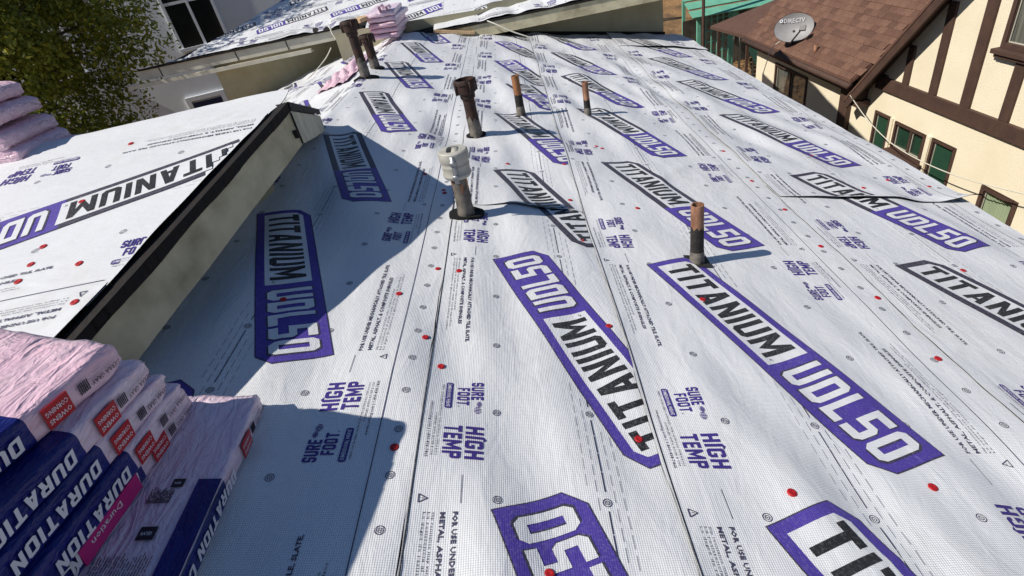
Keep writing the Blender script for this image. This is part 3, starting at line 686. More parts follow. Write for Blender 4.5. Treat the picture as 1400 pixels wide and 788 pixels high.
m = MB(); m.bb(-.004,.0265,-.036,.03,.314,.3355); pbuild(t, 'cap_plug', m, M_WHITECAP, False)
m = MB(); m.bb(-.010,.010,-.0705,-.066,.20,.325); m.bb(-.014,.014,-.0735,-.0695,.285,.305); m.bb(-.014,.014,-.0735,-.0695,.225,.24); pbuild(t, 'strap', m, M_GREYBAND, False)
bpy.context.view_layer.update(); hole(t, -.099, 2.318, .085, .062)
# iron pipe with collar
def iron(label, x, y, zb, h, colb, r, rc_, lean, hx, hy, oct_=12):
    t = pipe_thing(label, x, y, zb, lean)
    m = MB(); m.lathe([(r*1.05,-.10),(r*1.05,.03),(r,.09),(r,colb+.02)], 20); pbuild(t, 'stack', m, M_IRON)
    m = MB(); n = 20; P = []
    for (rr, z) in ((r*1.12,-.06),(r*1.10,.02),(r*1.06,h*.34)):
        for j in range(n):
            a = 2*math.pi*j/n; P.append((rr*math.cos(a), rr*math.sin(a), z+(random.uniform(-.03,.03) if z > .05 else 0)))
    m.add(P, [(i*n+j, i*n+(j+1)%n, (i+1)*n+(j+1)%n, (i+1)*n+j) for i in range(2) for j in range(n)]); pbuild(t, 'worn_coating', m, M_GREYPIPE)
    m = MB(); m.lathe([(r,colb-.012),(rc_*.72,colb-.004),(rc_*.74,colb+.022),(rc_*.95,colb+.034),(rc_*.97,h-.03),(rc_*1.05,h-.026),(rc_*1.05,h-.004),(rc_*1.0,h),(rc_*.84,h),(rc_*.82,h-.03),(rc_*.55,h-.034),(.0001,h-.036)], oct_); pbuild(t, 'collar', m, M_IRON)
    for k in range(4):
        a = k*math.pi/2+.5; m = MB(); m.box((rc_*1.0*math.cos(a), rc_*1.0*math.sin(a), h-.045), (.02,.012,.075), Matrix.Rotation(a,3,'Z')); pbuild(t, 'lug', m, M_IRON, False)
    bpy.context.view_layer.update(); hole(t, hx[0], hx[1], hy[0], hy[1]); return t
iron('dark brown iron pipe with a hub collar in the middle of the roof', -.079, 3.50, .019, .372, .262, .038, .066, (0,.0), (-.087,3.51), (.066,.05))
iron('tall dark brown iron pipe with collar, leftmost, on the ridge', -1.061, 4.982, .249, .471, .36, .040, .068, (0,.0), (-1.09,4.99), (.11,.05))
iron('shorter dark brown iron pipe just behind the tall one on the ridge', -1.050, 5.373, .246, .305, .215, .042, .064, (0,.0), (-1.06,5.375), (.06,.05))

# ================================================================== shingle bundles
M_WRAP = pm('bundle_wrap_pink', (.82,.60,.68,1), (.74,.46,.58,1), 7, rough=.34, spec=.45, stretch=(4,.7,4), ramp=(.35,.75), ridge=[(9,(3,.9,3),.35,.55),(16,(1.2,1,1.6),-.6,.30),(42,(1,.6,1.5),.9,.12)])
M_WRAPW = pm('bundle_wrap_lilac', (.78,.66,.76,1), (.74,.54,.66,1), 9, rough=.35, spec=.45, stretch=(4,.7,4), ridge=[(9,(3,.9,3),.35,.55),(16,(1.2,1,1.6),-.6,.30),(42,(1,.6,1.5),.9,.12)])
M_BLUE = pm('band_blue', (.012,.020,.20,1), (.008,.012,.12,1), 8, rough=.33, stretch=(3,.7,3), ridge=[(9,(3,.9,3),.35,.4),(16,(1.2,1,1.6),-.6,.30),(42,(1,.6,1.5),.9,.12)])
M_LWHITE = pm('print_white', (.72,.72,.78,1), rough=.4)
M_RED = pm('label_red', (.50,.016,.020,1), (.42,.012,.016,1), 12, rough=.35)
M_MAG = pm('label_magenta', (.52,.02,.20,1), rough=.35)
M_INK = pm('label_ink', (.02,.018,.03,1), rough=.5)
BMESH = {}
BW, BL, BT = .337, 1.0, .064
def rrect(w, h, r, nx=12, nz=3, nc=3):
    """rounded rectangle loop: (x, z, normal x, normal z), counter-clockwise"""
    L = []; a, b = w/2-r, h/2-r
    for i in range(nx): L.append((a-2*a*i/nx, b+r, 0, 1))
    for i in range(nc): t = math.pi/2*(1+i/nc); L.append((-a+r*math.cos(t), b+r*math.sin(t), math.cos(t), math.sin(t)))
    for i in range(nz): L.append((-a-r, b-2*b*i/nz, -1, 0))
    for i in range(nc): t = math.pi*(1+.5*i/nc); L.append((-a+r*math.cos(t), -b+r*math.sin(t), math.cos(t), math.sin(t)))
    for i in range(nx): L.append((-a+2*a*i/nx, -b-r, 0, -1))
    for i in range(nc): t = math.pi*(1.5+.5*i/nc); L.append((a+r*math.cos(t), -b+r*math.sin(t), math.cos(t), math.sin(t)))
    for i in range(nz): L.append((a+r, -b+2*b*i/nz, 1, 0))
    for i in range(nc): t = math.pi*.5*i/nc; L.append((a+r*math.cos(t), b+r*math.sin(t), math.cos(t), math.sin(t)))
    return L
def bundle_mesh(seed, thick=BT, sag=0.0, length=BL, crumple=1.0):
    r = random.Random(seed); LP = rrect(BW, thick, .011, 16, 4, 3); n = len(LP); ny = 84; P = []; F = []; NRM = []
    ph = [(r.uniform(20,90), r.uniform(4,26), r.uniform(0,6.28), r.uniform(.4,1)) for _ in range(9)]
    per = 2*(BW+thick); arc = [0]
    for i in range(1, n): arc.append(arc[-1]+math.hypot(LP[i][0]-LP[i-1][0], LP[i][1]-LP[i-1][1]))
    for j in range(ny+1):
        y = length*(j/ny); e = min(y, length-y); k = .62+.38*min(1, e/.045)**.6; kx = .965+.035*min(1, e/.03)
        for i, (x, z, nx_, nz_) in enumerate(LP):
            wv = sum(q[3]*math.sin(q[0]*arc[i]+q[1]*y+q[2]+1.5*math.sin(9*y+q[2])) for q in ph)/9
            wv = (abs(wv)*2-.35)*.0042*crumple*(1+2.2*max(0, 1-e/.16))+r.uniform(-.0004,.0004)
            P.append((x*kx+nx_*wv, y+(r.uniform(-.004,.004) if e < .001 else 0), z*k+nz_*wv*.8+thick/2-sag*((y/length)**2))); NRM.append((nx_, 0, nz_))
    for j in range(ny):
        for i in range(n): F.append((j*n+i, (j+1)*n+i, (j+1)*n+(i+1)%n, j*n+(i+1)%n))
    F.append(tuple(range(n))); F.append(tuple(ny*n+i for i in range(n-1,-1,-1)))
    return P, F, n, ny, NRM
def bundle(label, group, M, seed, band=True, thick=BT, far='y1', text=True, mat=None, length=BL, sag=0.0):
    """local: x width, y length (y=0 near end .. y=1 far end), z up from 0"""
    t = empty('shingle_bundle', label, 'shingle bundle', group, mat=M)
    P, F, n, ny, NRM = bundle_mesh(seed, thick, sag, length); m = MB(); m.add(P, F); o = m.build('wrapper', mat or M_WRAP, t, True)
    if band:
        j0, j1 = 4, int(ny*.79); m = MB(); Q = []
        for j in range(j0, j1+1):
            for i in range(n): Q.append(Vector(P[j*n+i])+Vector(NRM[j*n+i])*.0012)
        m.add(Q, [(j*n+i, (j+1)*n+i, (j+1)*n+(i+1)%n, j*n+(i+1)%n) for j in range(j1-j0) for i in range(n)]); m.build('printed_band', M_BLUE, t, True)
    if text:
        rj = random.Random(seed*7); dj = rj.uniform(-.018,.018); dz = rj.uniform(-.004,.004)
        xs = BW/2+.0052; y0 = length*.785
        # lettering on the right long side, printed upside down: reads from far to near
        m = MB(); hh = thick*.50; zc = thick*.48
        for q in word('DURATION COOL', 0, 0, .335, hh, .1):
            for d_ in dice(q, .03): m.poly([(xs+.0004+.0006*math.sin(a*60), y0-.02-a, zc+hh/2-b+dz+.0018*math.sin(a*45+seed)) for a, b in d_])
        m.build('lettering', M_LWHITE, t)
        # red label, barcode and colour name near the far end
        m = MB(); m.bb(xs-.001, xs+.0004, length*.812, length*.812+.055, .008, thick-.008); m.v = [(p[0], p[1]+dj, p[2]+dz*.6) for p in m.v]; lb = m.build('label', M_RED, t)
        V, Fc = ftext('OWENS', .01); m = MB(); m.add([(xs+.0012, length*.863-a*.047+dj, thick*.42-b*.011+dz*.6) for a, b in V], Fc); V, Fc = ftext('CORNING', .01); m.add([(xs+.0012, length*.863-a*.047+dj, thick*.72-b*.011+dz*.6) for a, b in V], Fc); m.build('label_text', M_LWHITE, lb)
        m = MB()
        for k in range(6): y = length*.888+k*.004; m.bb(xs-.001, xs+.0005, y, y+.0016, thick*.35, thick*.75)
        V, Fc = ftext('SIERRA GRAY', .012); m.add([(xs+.0008, length*.985-a*.07, thick*.55-b*.012) for a, b in V], Fc); m.build('printed_code', M_INK, t)
    return t
RM = Matrix.Rotation(THETA, 4, 'Y')
# near stack: (v,u) of the far right top corner of each bundle, bottom to top
NS = [(-.600,1.075),(-.742,1.010),(-.728,.980),(-.732,.940),(-.735,.915),(-.760,.885)]
NL = ['lowest bundle of the near stack, lying flat with its printed top showing', 'second bundle from the bottom of the near stack, magenta tab on its side', 'third bundle from the bottom of the near stack', 'fourth bundle from the bottom of the near stack',
      'fifth bundle of the near stack, directly under the sunlit top one', 'topmost bundle of the near stack, its pink top in full sun']
for i, (v, u) in enumerate(NS):
    rz = (.045, -.05, -.04, -.07, -.09, -.18)[i]
    M = RM @ Matrix.Translation((v, u, .006+i*.0645)) @ Matrix.Rotation(rz, 4, 'Z') @ Matrix.Translation((-BW/2, -BL, 0))
    b = bundle(NL[i], 'shingle bundles in the near stack', M, 11+i, mat=M_WRAPW if i < 5 else M_WRAP, band=(i > 0))
    if i == 0:
        z = BT+.0035
        m = MB(); Q = []
        for k in range(12): m.poly([(.118, k*.06, z), (.1685, k*.06, z-.001), (.1685, (k+1)*.06, z-.001), (.118, (k+1)*.06, z)])
        m.build('printed_band', M_BLUE, b)
        m = MB(); m.add([(.1705,0,.006),(.1705,.72,.006),(.1705,.72,BT-.004),(.1705,0,BT-.004)], [(0,1,2,3)]); m.build('printed_band', M_BLUE, b)
        for (x0, y0_, w_, h_) in ((.065,.70,.026,.022),(.05,.575,.034,.03)):
            m = MB(); m.poly([(x0,y0_,z),(x0+w_,y0_,z),(x0+w_,y0_+h_,z),(x0,y0_+h_,z)]); lb = m.build('printed_badge', M_INK, b)
            V, Fc = ftext('RATED', .01); m = MB(); m.add([(x0+.006+a*(w_-.012), y0_+h_*.35+bb_*h_*.25, z+.0006) for a, bb_ in V], Fc); m.build('badge_text', M_LWHITE, lb)
        m = MB()
        for rr in range(20):
            for yy, L_ in ((.26,.20),(.48,.06),(.66,.03)):
                x = -.005+rr*.0055 if yy < .5 else .03+rr*.0025
                y = yy
                while y < yy+L_*random.uniform(.85,1): w_ = random.uniform(.006,.02); m.poly([(x,y,z),(x+.0016,y,z),(x+.0016,y+w_,z),(x,y+w_,z)]); y += w_+.003
        tag(m.build('printed_paragraphs', M_INK, b), kind='stuff')
    if i == 1:
        xs = BW/2+.006; m = MB(); m.bb(xs-.003, xs+.0008, .58, .76, .006, BT-.012); lb = m.build('magenta_label', M_MAG, b)
        V, Fc = ftext('Duration', .008); m = MB(); m.add([(xs+.0014, .70-a*.09, .042-bb_*.016) for a, bb_ in V], Fc); m.build('label_text', M_LWHITE, lb)
        m = MB(); P = []; R_ = ring(.016,.020,18); m.add([(xs+.001, .54+p[0]*1.5, BT*.5+p[1]) for p in R_[0]], R_[1]); V, Fc = ftext('COOL', .01); m.add([(xs+.001, .515-a*.04, .045-bb_*.018) for a, bb_ in V], Fc); m.build('cool_emblem', M_LWHITE, b)
# left stack beyond the gable ridge, long axis along x
LS = [(-1.735,.64-.075,1.0,0.0,'lowest pink bundle of the left stack, sticking out furthest'), (-1.905,.70-.075,1.0,.02,'second pink bundle of the left stack, just above the lowest'), (-1.925,.762-.07,1.0,.0,'third pink bundle of the left stack'),
      (-1.945,.855-.075,1.0,-.01,'fourth pink bundle of the left stack, one below the top'), (-1.985,.925-.07,1.0,.02,'topmost pink bundle of the left stack with a sunlit top'), (-2.22,.62,1.0,.03,'pink bundle leaning in front at the bottom of the left stack')]
for i, (xe, z, L_, rz, lab) in enumerate(LS):
    yy = 2.62 if i < 5 else 2.47
    M = Matrix.Translation((xe, yy, z+.034)) @ Matrix.Rotation(-math.pi/2+rz, 4, 'Z') @ Matrix.Rotation(-.10 if i < 5 else -.22, 4, 'X') @ Matrix.Translation((BW/2, -BL, -.01))
    bundle(lab, 'pink bundles in the left stack', M, 31+i, band=False, text=False, thick=.072, mat=M_WRAP)
# far stack on the ridge
for i in range(5):
    lab = ['lowest bundle of the far stack by the upper roof', 'second bundle up in the far stack', 'middle bundle of the far stack', 'fourth bundle up in the far stack', 'topmost bundle of the far stack with its wrapper folded open'][i]
    M = Matrix.Translation((-1.02+.006*i, 6.93+.012*(i % 2), .285+.058*i)) @ Matrix.Rotation((.03,-.02,.02,-.03,.05)[i], 4, 'Z') @ Matrix.Rotation(.05, 4, 'Y') @ Matrix.Translation((-BW/2-.03, 0, 0))
    b = bundle(lab, 'pink bundles in the far stack', M, 51+i, band=False, text=False, thick=.057, mat=M_WRAPW if i > 2 else M_WRAP, length=.9)
    if i == 4:
        for (cx, r0) in ((.02,.036),(.10,.03)):
            m = MB(); P = []; n = 14; k = 8
            for q in range(k+1):
                for a in range(n+1):
                    an = math.pi*1.55*a/n-.3; rr = r0*(1+.15*math.sin(q*1.9+a)); P.append((cx+rr*math.cos(an)*.7, -.03+.22*q/k+.012*math.sin(a*1.3), .057+r0*.75+rr*math.sin(an)))
            m.add(P, [(q*(n+1)+a, q*(n+1)+a+1, (q+1)*(n+1)+a+1, (q+1)*(n+1)+a) for q in range(k) for a in range(n)]); m.build('wrapper_flap', M_WRAP, b, True)
M_PLANK = pm('fresh_lumber', (.62,.44,.26,1), (.50,.33,.18,1), 5, rough=.7, stretch=(6,.6,6))
m = MB(); m.box((-1.43,6.92,.55), (.17,.34,.04), Matrix.Rotation(-.25,3,'Z')); o = m.build('wood_block', M_PLANK, bevel=.003); tag(o, 'short sawn lumber piece lying beside the top of the far stack', 'lumber')
m = MB(); a = RP(-.74,7.52,.035); b_ = RP(-.22,7.56,.035); m.beam(a, b_, .05, .035); o = m.build('wood_batten', M_PLANK, bevel=.003); tag(o, 'thin pale wooden batten lying at the foot of the upper roof', 'lumber')
# crumpled pink wrap on the far side of the ridge
P = []; n = 34
for i in range(n+1):
    for j in range(n+1):
        x = -1.30-.42*i/n; y = 5.2+1.55*j/n+.25*(i/n); z = .205+.234*(x+1.3)+.012+(abs(.05*math.sin(i*.33+math.sin(j*.21+1)*2.4)+.028*math.sin(j*.47+i*.31+2*math.sin(i*.17)))+random.uniform(0,.006))*(.3+.7*math.sin(math.pi*i/n)*math.sin(math.pi*j/n))
        P.append((x,y,z))
m = MB(); m.add(P, [(i*(n+1)+j, (i+1)*(n+1)+j, (i+1)*(n+1)+j+1, i*(n+1)+j+1) for i in range(n) for j in range(n)]); o = m.build('plastic_wrap', M_WRAP, smooth=True); tag(o, 'crumpled pink plastic wrap lying beyond the ridge behind the tall pipe', 'plastic wrap')
# cords
M_CORD = pm('cord_white', (.62,.60,.52,1), rough=.7)
def cord(path, r, label, mat=M_CORD, cat='cord', name='cord'):
    pts = [Vector(p) for p in path]; out = []
    for i in range(len(pts)-1):
        p0, p1, p2, p3 = pts[max(i-1,0)], pts[i], pts[i+1], pts[min(i+2,len(pts)-1)]
        for k in range(8):
            t_ = k/8; out.append(.5*((2*p1)+(-p0+p2)*t_+(2*p0-5*p1+4*p2-p3)*t_*t_+(-p0+3*p1-3*p2+p3)*t_**3))
    out.append(pts[-1]); mm = MB(); mm.tube(out, r, 6, cap=False); oo = mm.build(name, mat, smooth=True); tag(oo, label, cat); return oo
cord([(-2.25,8.42,.42),(-2.22,8.36,.30),(-2.12,8.36,.17),(-1.98,8.36,.16),(-1.95,8.36,.24),(-2.05,8.36,.28),(-2.12,8.36,.22)], .009, 'white cord looped over the left fascia of the upper roof')
cord([(-2.32,8.38,.16),(-2.42,8.30,.05),(-2.6,8.15,-.08),(-2.75,8.0,-.16)], .007, 'white cord hanging from the left gutter down to the sheet')
cord([(-.02,7.55,.19),(.1,7.48,.13),(.28,7.44,.02),(.50,7.42,-.09)], .008, 'white cord drooping from the right fascia onto the main roof')

# ================================================================== neighbouring half-timbered house
M_STUCCO = pm('stucco_cream', (.85,.77,.60,1), (.79,.70,.525,1), 1.3, rough=.95, bump=.8, bscale=55, bdist=.007, spec=.2, detail=9)
M_TIMBER = pm('timber_brown', (.085,.046,.034,1), (.06,.033,.025,1), 6, rough=.75, bump=.3, bscale=30, bdist=.006)
M_SHING = [pm('shingle_brown_%d' % i, c, tuple(k*.72 for k in c[:3])+(1,), 18, rough=.95, bump=.6, bscale=120, bdist=.004) for i, c in enumerate([(.158,.083,.058,1),(.136,.070,.049,1),(.182,.098,.068,1),(.120,.062,.044,1)])]
M_GREENPANE = pm('window_green_screen', (.025,.075,.045,1), (.02,.06,.038,1), 3, rough=.25, spec=.5)
M_GLASS = pm('window_glass_dark', (.03,.035,.035,1), rough=.06, spec=.7)
M_CURTAIN = pm('curtain_pale_green', (.42,.50,.33,1), (.34,.42,.27,1), 14, rough=.8, stretch=(1,6,.2))
M_CURTDARK = pm('curtain_grey', (.20,.20,.17,1), (.09,.09,.08,1), 10, rough=.8, stretch=(1,5,.2))
XF, XE = 6.0, 5.75
nh = empty('tudor_house', 'cream stucco house with dark brown timbers, brown shingle roof and green windows', 'house', loc=(XF, 9, GZ))
nl = lambda p: Vector(p)-Vector((XF,9,GZ))
def nb_(name, m, mats, parent=nh, **k):
    m.v = [tuple(nl(p)) for p in m.v] if parent is nh else m.v
    return m.build(name, mats, parent, **k)
def nsub(name, m, mats, parent, **k):
    m.v = [tuple(nl(p)) for p in m.v]; return m.build(name, mats, parent, **k)
RYg, RZg = 6.35, .83; SL = 1.06           # gable ridge position and slope
def gz(y): return RZg-SL*abs(y-RYg)       # roof line of the front gable
m = MB()
wins = [(8.48,8.90,-3.25,-2.47),(7.64,8.36,-2.93,-2.49),(7.02,7.50,-3.25,-2.48),(5.86,6.44,-3.35,-2.76),(6.36,6.80,-1.13,-.30),(11.22,12.72,-3.6,-2.46)]
# wall built as strips round the openings
def wall_with_holes(m, y0, y1, z0, ztop, holes):
    ys = sorted({y0, y1, *[h[0] for h in holes], *[h[1] for h in holes], *([RYg] if y0 < RYg < y1 else [])})
    for a, b in zip(ys[:-1], ys[1:]):
        hs = sorted([(h[2], h[3]) for h in holes if h[0] <= a+1e-6 and h[1] >= b-1e-6]); z = z0
        for lo_, hi_ in hs: m.poly([(XF,b,z),(XF,a,z),(XF,a,lo_),(XF,b,lo_)]); z = hi_
        m.poly([(XF,b,z),(XF,a,z),(XF,a,ztop(a)),(XF,b,ztop(b))])
wall_with_holes(m, 3.4, 9.3, GZ, lambda y: gz(y)-.03, [h for h in wins if h[1] < 9.3])
wall_with_holes(m, 9.3, 13.72, GZ, lambda y: -1.85, [h for h in wins if h[0] > 9.3])
m.poly([(XF,13.72,GZ),(9.5,13.72,GZ),(9.5,13.72,1.5),(XF,13.72,-1.85)]); m.poly([(XF,3.4,GZ),(11,3.4,GZ),(11,3.4,gz(3.4)),(XF,3.4,gz(3.4))][::-1])
nb_('wall', m, M_STUCCO)
m = MB(); m.bb(XF-.002,XF+.03,13.6,13.75,GZ,-1.9); m.bb(XF-.004,XF+.0,13.25,13.27,GZ,-1.9); nb_('corner_trim', m, M_STUCCO)
def timber(y0, y1, z0, z1, ya=None, yb=None, th=.035):
    mm = MB(); mm.bb(XF-th, XF+.01, y0, y1, z0, z1); return nb_('timber', mm, M_TIMBER, bevel=.006)
timber(3.4, 8.98, -2.115, -1.92, th=.045)
for y0, y1 in ((8.245,8.37),(7.635,7.775),(6.99,7.155),(6.355,6.495),(5.72,5.85),(5.1,5.24),(4.5,4.63)):
    yc = (y0+y1)/2; zt = gz(yc)-.12
    if abs(yc-6.42) < .1: timber(y0, y1, -1.918, -1.21)
    else: timber(y0, y1, -1.918, zt)
timber(8.74, 8.86, -1.918, gz(8.8)-.12); timber(9.60, 9.86, -3.7, -2.06, th=.09)
# windows: frame, panes, sill
def window(y0, y1, z0, z1, pane, fr=.045, sill=False, split=None, curtain=None, dep=.05, lab=None):
    mm = MB(); x0, x1 = XF-.02, XF+dep
    mm.bb(x0,x1,y0,y0+fr,z0,z1); mm.bb(x0,x1,y1-fr,y1,z0,z1); mm.bb(x0,x1,y0+fr,y1-fr,z1-fr,z1); mm.bb(x0,x1,y0+fr,y1-fr,z0,z0+fr)
    wn = nb_('window', mm, M_TIMBER, bevel=.004)
    if lab: wn['label'] = lab
    cuts = [y0+fr, *( [split-.02] if split else []), *( [split+.02] if split else []), y1-fr]
    for a, b in zip(cuts[::2], cuts[1::2]):
        mm = MB(); mm.bb(XF+.028,XF+.034,a,b,z0+fr,z1-fr); nsub('pane', mm, pane, wn)
        mm = MB(); q = .008; mm.bb(XF+.018,XF+.027,a,a+q,z0+fr,z1-fr); mm.bb(XF+.018,XF+.027,b-q,b,z0+fr,z1-fr); mm.bb(XF+.018,XF+.027,a+q,b-q,z0+fr,z0+fr+q*1.4); nsub('glazing_bead', mm, M_CREAM, wn)
    if split: mm = MB(); mm.bb(XF-.005,XF+dep-.004,split-.02,split+.02,z0+fr,z1-fr); nsub('mullion', mm, M_TIMBER, wn)
    if sill: mm = MB(); mm.bb(XF-.10,XF+.02,y0-.09,y1+.03,z0-.055,z0-.002); mm.bb(XF-.07,XF+.01,y0-.05,y1+.0,z0-.10,z0-.056); nsub('sill', mm, M_TIMBER, wn, bevel=.006)
    if curtain:
        mm = MB(); n = 40; P = []
        for i in range(n+1):
            y = y0+fr+(y1-y0-2*fr)*i/n; x = XF+.052+.010*math.sin(i*1.25)+.004*math.sin(i*.6)
            P += [(x,y,z0+.02),(x,y,z1-.06)]
        mm.add(P, [(2*i,2*i+1,2*i+3,2*i+2) for i in range(n)]); nsub('curtain', mm, curtain, wn, smooth=True)
    mm = MB(); mm.poly([(XF+.14,y0,z0),(XF+.14,y1,z0),(XF+.14,y1,z1),(XF+.14,y0,z1)]); nsub('backing', mm, M_DARKHOLE, wn)
    return wn
def gpane(name):   # clear pane showing a curtain
    m_ = bpy.data.materials.new(name); m_.use_nodes = True; t_ = m_.node_tree; p_ = t_.nodes['Principled BSDF']
    gl_ = t_.nodes.new('ShaderNodeBsdfGlossy'); gl_.inputs['Roughness'].default_value = .03; gl_.inputs[0].default_value = (.9,.95,1,1)
    tp = t_.nodes.new('ShaderNodeBsdfTransparent'); mx_ = t_.nodes.new('ShaderNodeMixShader'); fz = t_.nodes.new('ShaderNodeLayerWeight'); fz.inputs[0].default_value = .25; mq = t_.nodes.new('ShaderNodeMath'); mq.operation = 'MULTIPLY'; mq.inputs[1].default_value = .45; t_.links.new(fz.outputs['Facing'], mq.inputs[0])
    t_.links.new(mq.outputs[0], mx_.inputs[0]); t_.links.new(tp.outputs[0], mx_.inputs[1]); t_.links.new(gl_.outputs[0], mx_.inputs[2]); t_.links.new(mx_.outputs[0], t_.nodes['Material Output'].inputs[0]); return m_
M_CLEAR = gpane('clear_glass')
window(*wins[0], M_GREENPANE); window(*wins[1], M_CLEAR, split=8.0-.03, sill=True, curtain=M_GREENPANE); window(*wins[2], M_GREENPANE)
window(*wins[3], M_CLEAR, curtain=M_CURTAIN, fr=.06, lab='small window with pale green curtains'); window(*wins[4], M_CLEAR, sill=True, fr=.06, curtain=M_CURTDARK); window(*wins[5], M_CLEAR, curtain=M_CURTDARK, fr=.06, split=11.97, lab='wide window with grey drapes under the eave')
mm = MB(); mm.bb(XF-.025,XF+.005,8.41,8.47,-3.3,-2.47); nb_('window_post', mm, M_STUCCO); mm = MB(); mm.bb(XF-.025,XF+.005,7.525,7.60,-3.3,-2.48); nb_('window_post', mm, M_STUCCO)
# barge boards of the front gable and its roof slopes
for sgn in (1, -1):
    a = Vector((XE, RYg, RZg)); b = Vector((XE, RYg+sgn*3.02, RZg-SL*3.02)); mm = MB(); dn = Vector((0,0,-.085))
    mm.beam(a+dn, b+dn, .04, .15, (1,0,0) if 0 else (0,SL*sgn,1)); nb_('barge_board', mm, M_TIMBER, bevel=.005)
    mm = MB(); A = [a+Vector((-.03,0,.03)), b+Vector((-.03,.02*sgn,.01)), b+Vector((4,.02*sgn,.01)), a+Vector((4,0,.03))]; B = [p-Vector((0,0,.05)) for p in A]
    mm.add(A+B, [(0,1,2,3),(7,6,5,4),(0,4,5,1),(1,5,6,2),(2,6,7,3),(3,7,4,0)]); nb_('gable_roof_slope', mm, M_SHING[1])
    mm = MB(); mm.poly([a+Vector((0,0,-.03)), b+Vector((0,0,-.03)), b+Vector((XF-XE+.05,0,-.03)), a+Vector((XF-XE+.05,0,-.03))]); nb_('soffit', mm, M_TIMBER)
mm = MB(); mm.beam((XE+.02,9.24,-2.30),(XF+.05,9.24,-2.30),.10,.16); mm.bb(XE+.03,XF,9.1,9.3,-2.45,-2.36); nb_('bracket', mm, M_TIMBER)
# wing roof: eave along y, rises towards +x; every shingle in view is a piece
EZ, EX = -2.045, XE; PI_ = math.atan(.92); wy0, wy1 = 9.32, 13.85
def wr(y, s, n=0): return Vector((EX+s*math.cos(PI_)-n*math.sin(PI_), y, EZ+s*math.sin(PI_)+n*math.cos(PI_)))
mm = MB(); A = [wr(wy0,-.02), wr(wy1,-.02), wr(wy1,6.0), wr(wy0-1,6.0)]; B = [p-Vector((0,0,.06)) for p in A]
mm.add(A+B, [(3,2,1,0),(4,5,6,7),(1,5,4,0),(2,6,5,1),(3,7,6,2),(0,4,7,3)]); wroof = nb_('roof', mm, M_SHING[1])
EXPO, TABW = .118, .205
shm = []
for k in range(4):
    q = MB(); q.box((0,0,0), (.135,TABW-.004,.011)); shm.append(q.build('shingle', M_SHING[k], mesh_only=True))
RS = Matrix.Rotation(-PI_, 4, 'Y'); cnt = 0; stuffm = MB()
for r in range(34):
    y = wy0-.2+((r*.37) % 1)*TABW
    while y < wy1:
        ww = TABW; yc = y+ww/2; s_ = r*EXPO+.06
        if yc+ww/2 > wy1+.06: break
        if yc-ww/2 < wy0+.0 - .0 and r < 1: y += ww; continue
        P = wr(yc, s_, .010+.003*(r % 2)+random.uniform(0,.004))
        if cnt < 300:
            o = bpy.data.objects.new('shingle', shm[random.choice((0,0,1,2,2,3))]); COL.objects.link(o); o.parent = wroof
            o.matrix_local = Matrix.Translation(nl(P)) @ Matrix.Rotation(-(PI_-.055), 4, 'Y'); cnt += 1
        else: stuffm.box(nl(P), (.135,TABW-.004,.011), Matrix.Rotation(-(PI_-.055),3,'Y'), random.choice((0,1,2,3)))
        y += ww
if stuffm.v: tag(stuffm.build('shingles_upper', M_SHING, wroof), kind='stuff')
mm = MB(); mm.tube([(EX-.045,wy0-.06,EZ-.075),(EX-.045,wy1+.04,EZ-.075)], .055, 10); nb_('gutter', mm, M_TIMBER, smooth=True)
mm = MB(); mm.bb(EX-.01,EX+.02,wy0,wy1,EZ-.19,EZ-.03); nb_('eave_fascia', mm, M_TIMBER); mm = MB(); mm.poly([(EX,wy0,EZ-.17),(EX,wy1,EZ-.17),(XF+.02,wy1,EZ-.10),(XF+.02,wy0,EZ-.10)]); nb_('soffit', mm, M_TIMBER)
# vent stub on the wing roof
mm = MB(); q = wr(10.87,.2); mm.tube([q-Vector((0,0,.05)), q+Vector((0,0,.14))], .035, 12); o = nb_('roof_vent', mm, M_SALMON, smooth=True)
# low flat porch roof beyond the wing
pr = empty('porch', 'flat brown felt porch roof on thin posts beside the shingled wing', 'porch', loc=(6.2,15,GZ))
mm = MB(); pc = [(5.38,15.3,-1.95),(5.76,13.88,-2.04),(6.9,13.86,-1.32),(6.9,14.1,-1.33)]; mm.add([Vector(p)-Vector((6.2,15,GZ)) for p in pc]+[Vector(p)-Vector((6.2,15,GZ+.07)) for p in pc], [(0,1,2,3),(7,6,5,4),(0,4,5,1),(1,5,6,2),(2,6,7,3),(3,7,4,0)])
mm.build('roof_slab', pm('felt_brown', (.10,.055,.042,1), (.085,.046,.036,1), 8, rough=.95), pr)
for p in ((5.50,15.0),(5.85,14.0)): mm = MB(); mm.beam((p[0]-6.2,p[1]-15,0),(p[0]-6.2,p[1]-15,-1.98-GZ),.06,.06,(1,0,0)); mm.build('post', M_TIMBER, pr)

# ---------------- satellite dish on the wing roof
M_DISH = pm('dish_grey', (.30,.30,.31,1), (.26,.26,.27,1), 6, rough=.5); M_DARKMET = pm('dark_metal', (.035,.033,.033,1), rough=.5)
base = wr(11.82,.14,.0); 
dish = empty('satellite_dish', 'grey oval satellite dish with lettering mounted on the shingled wing roof', 'satellite dish', loc=base)
vd = (CAMPOS-base).normalized()
F_ = Vector((-.50,-.76,.42)).normalized()
R_ = Vector((0,0,1)).cross(F_).normalized(); U_ = F_.cross(R_)
DM = Matrix((R_, U_, F_)).transposed().to_4x4(); cen = Vector((.01,-.06,.37)); DM.translation = cen
P = []; Fc = []; nr, na = 8, 36
for i in range(nr+1):
    for j in range(na):
        k = i/nr; a = 2*math.pi*j/na; x, y = .36*k*math.cos(a), .27*k*math.sin(a); P.append(DM @ Vector((x, y, .09*(k*k-1)+.0)))
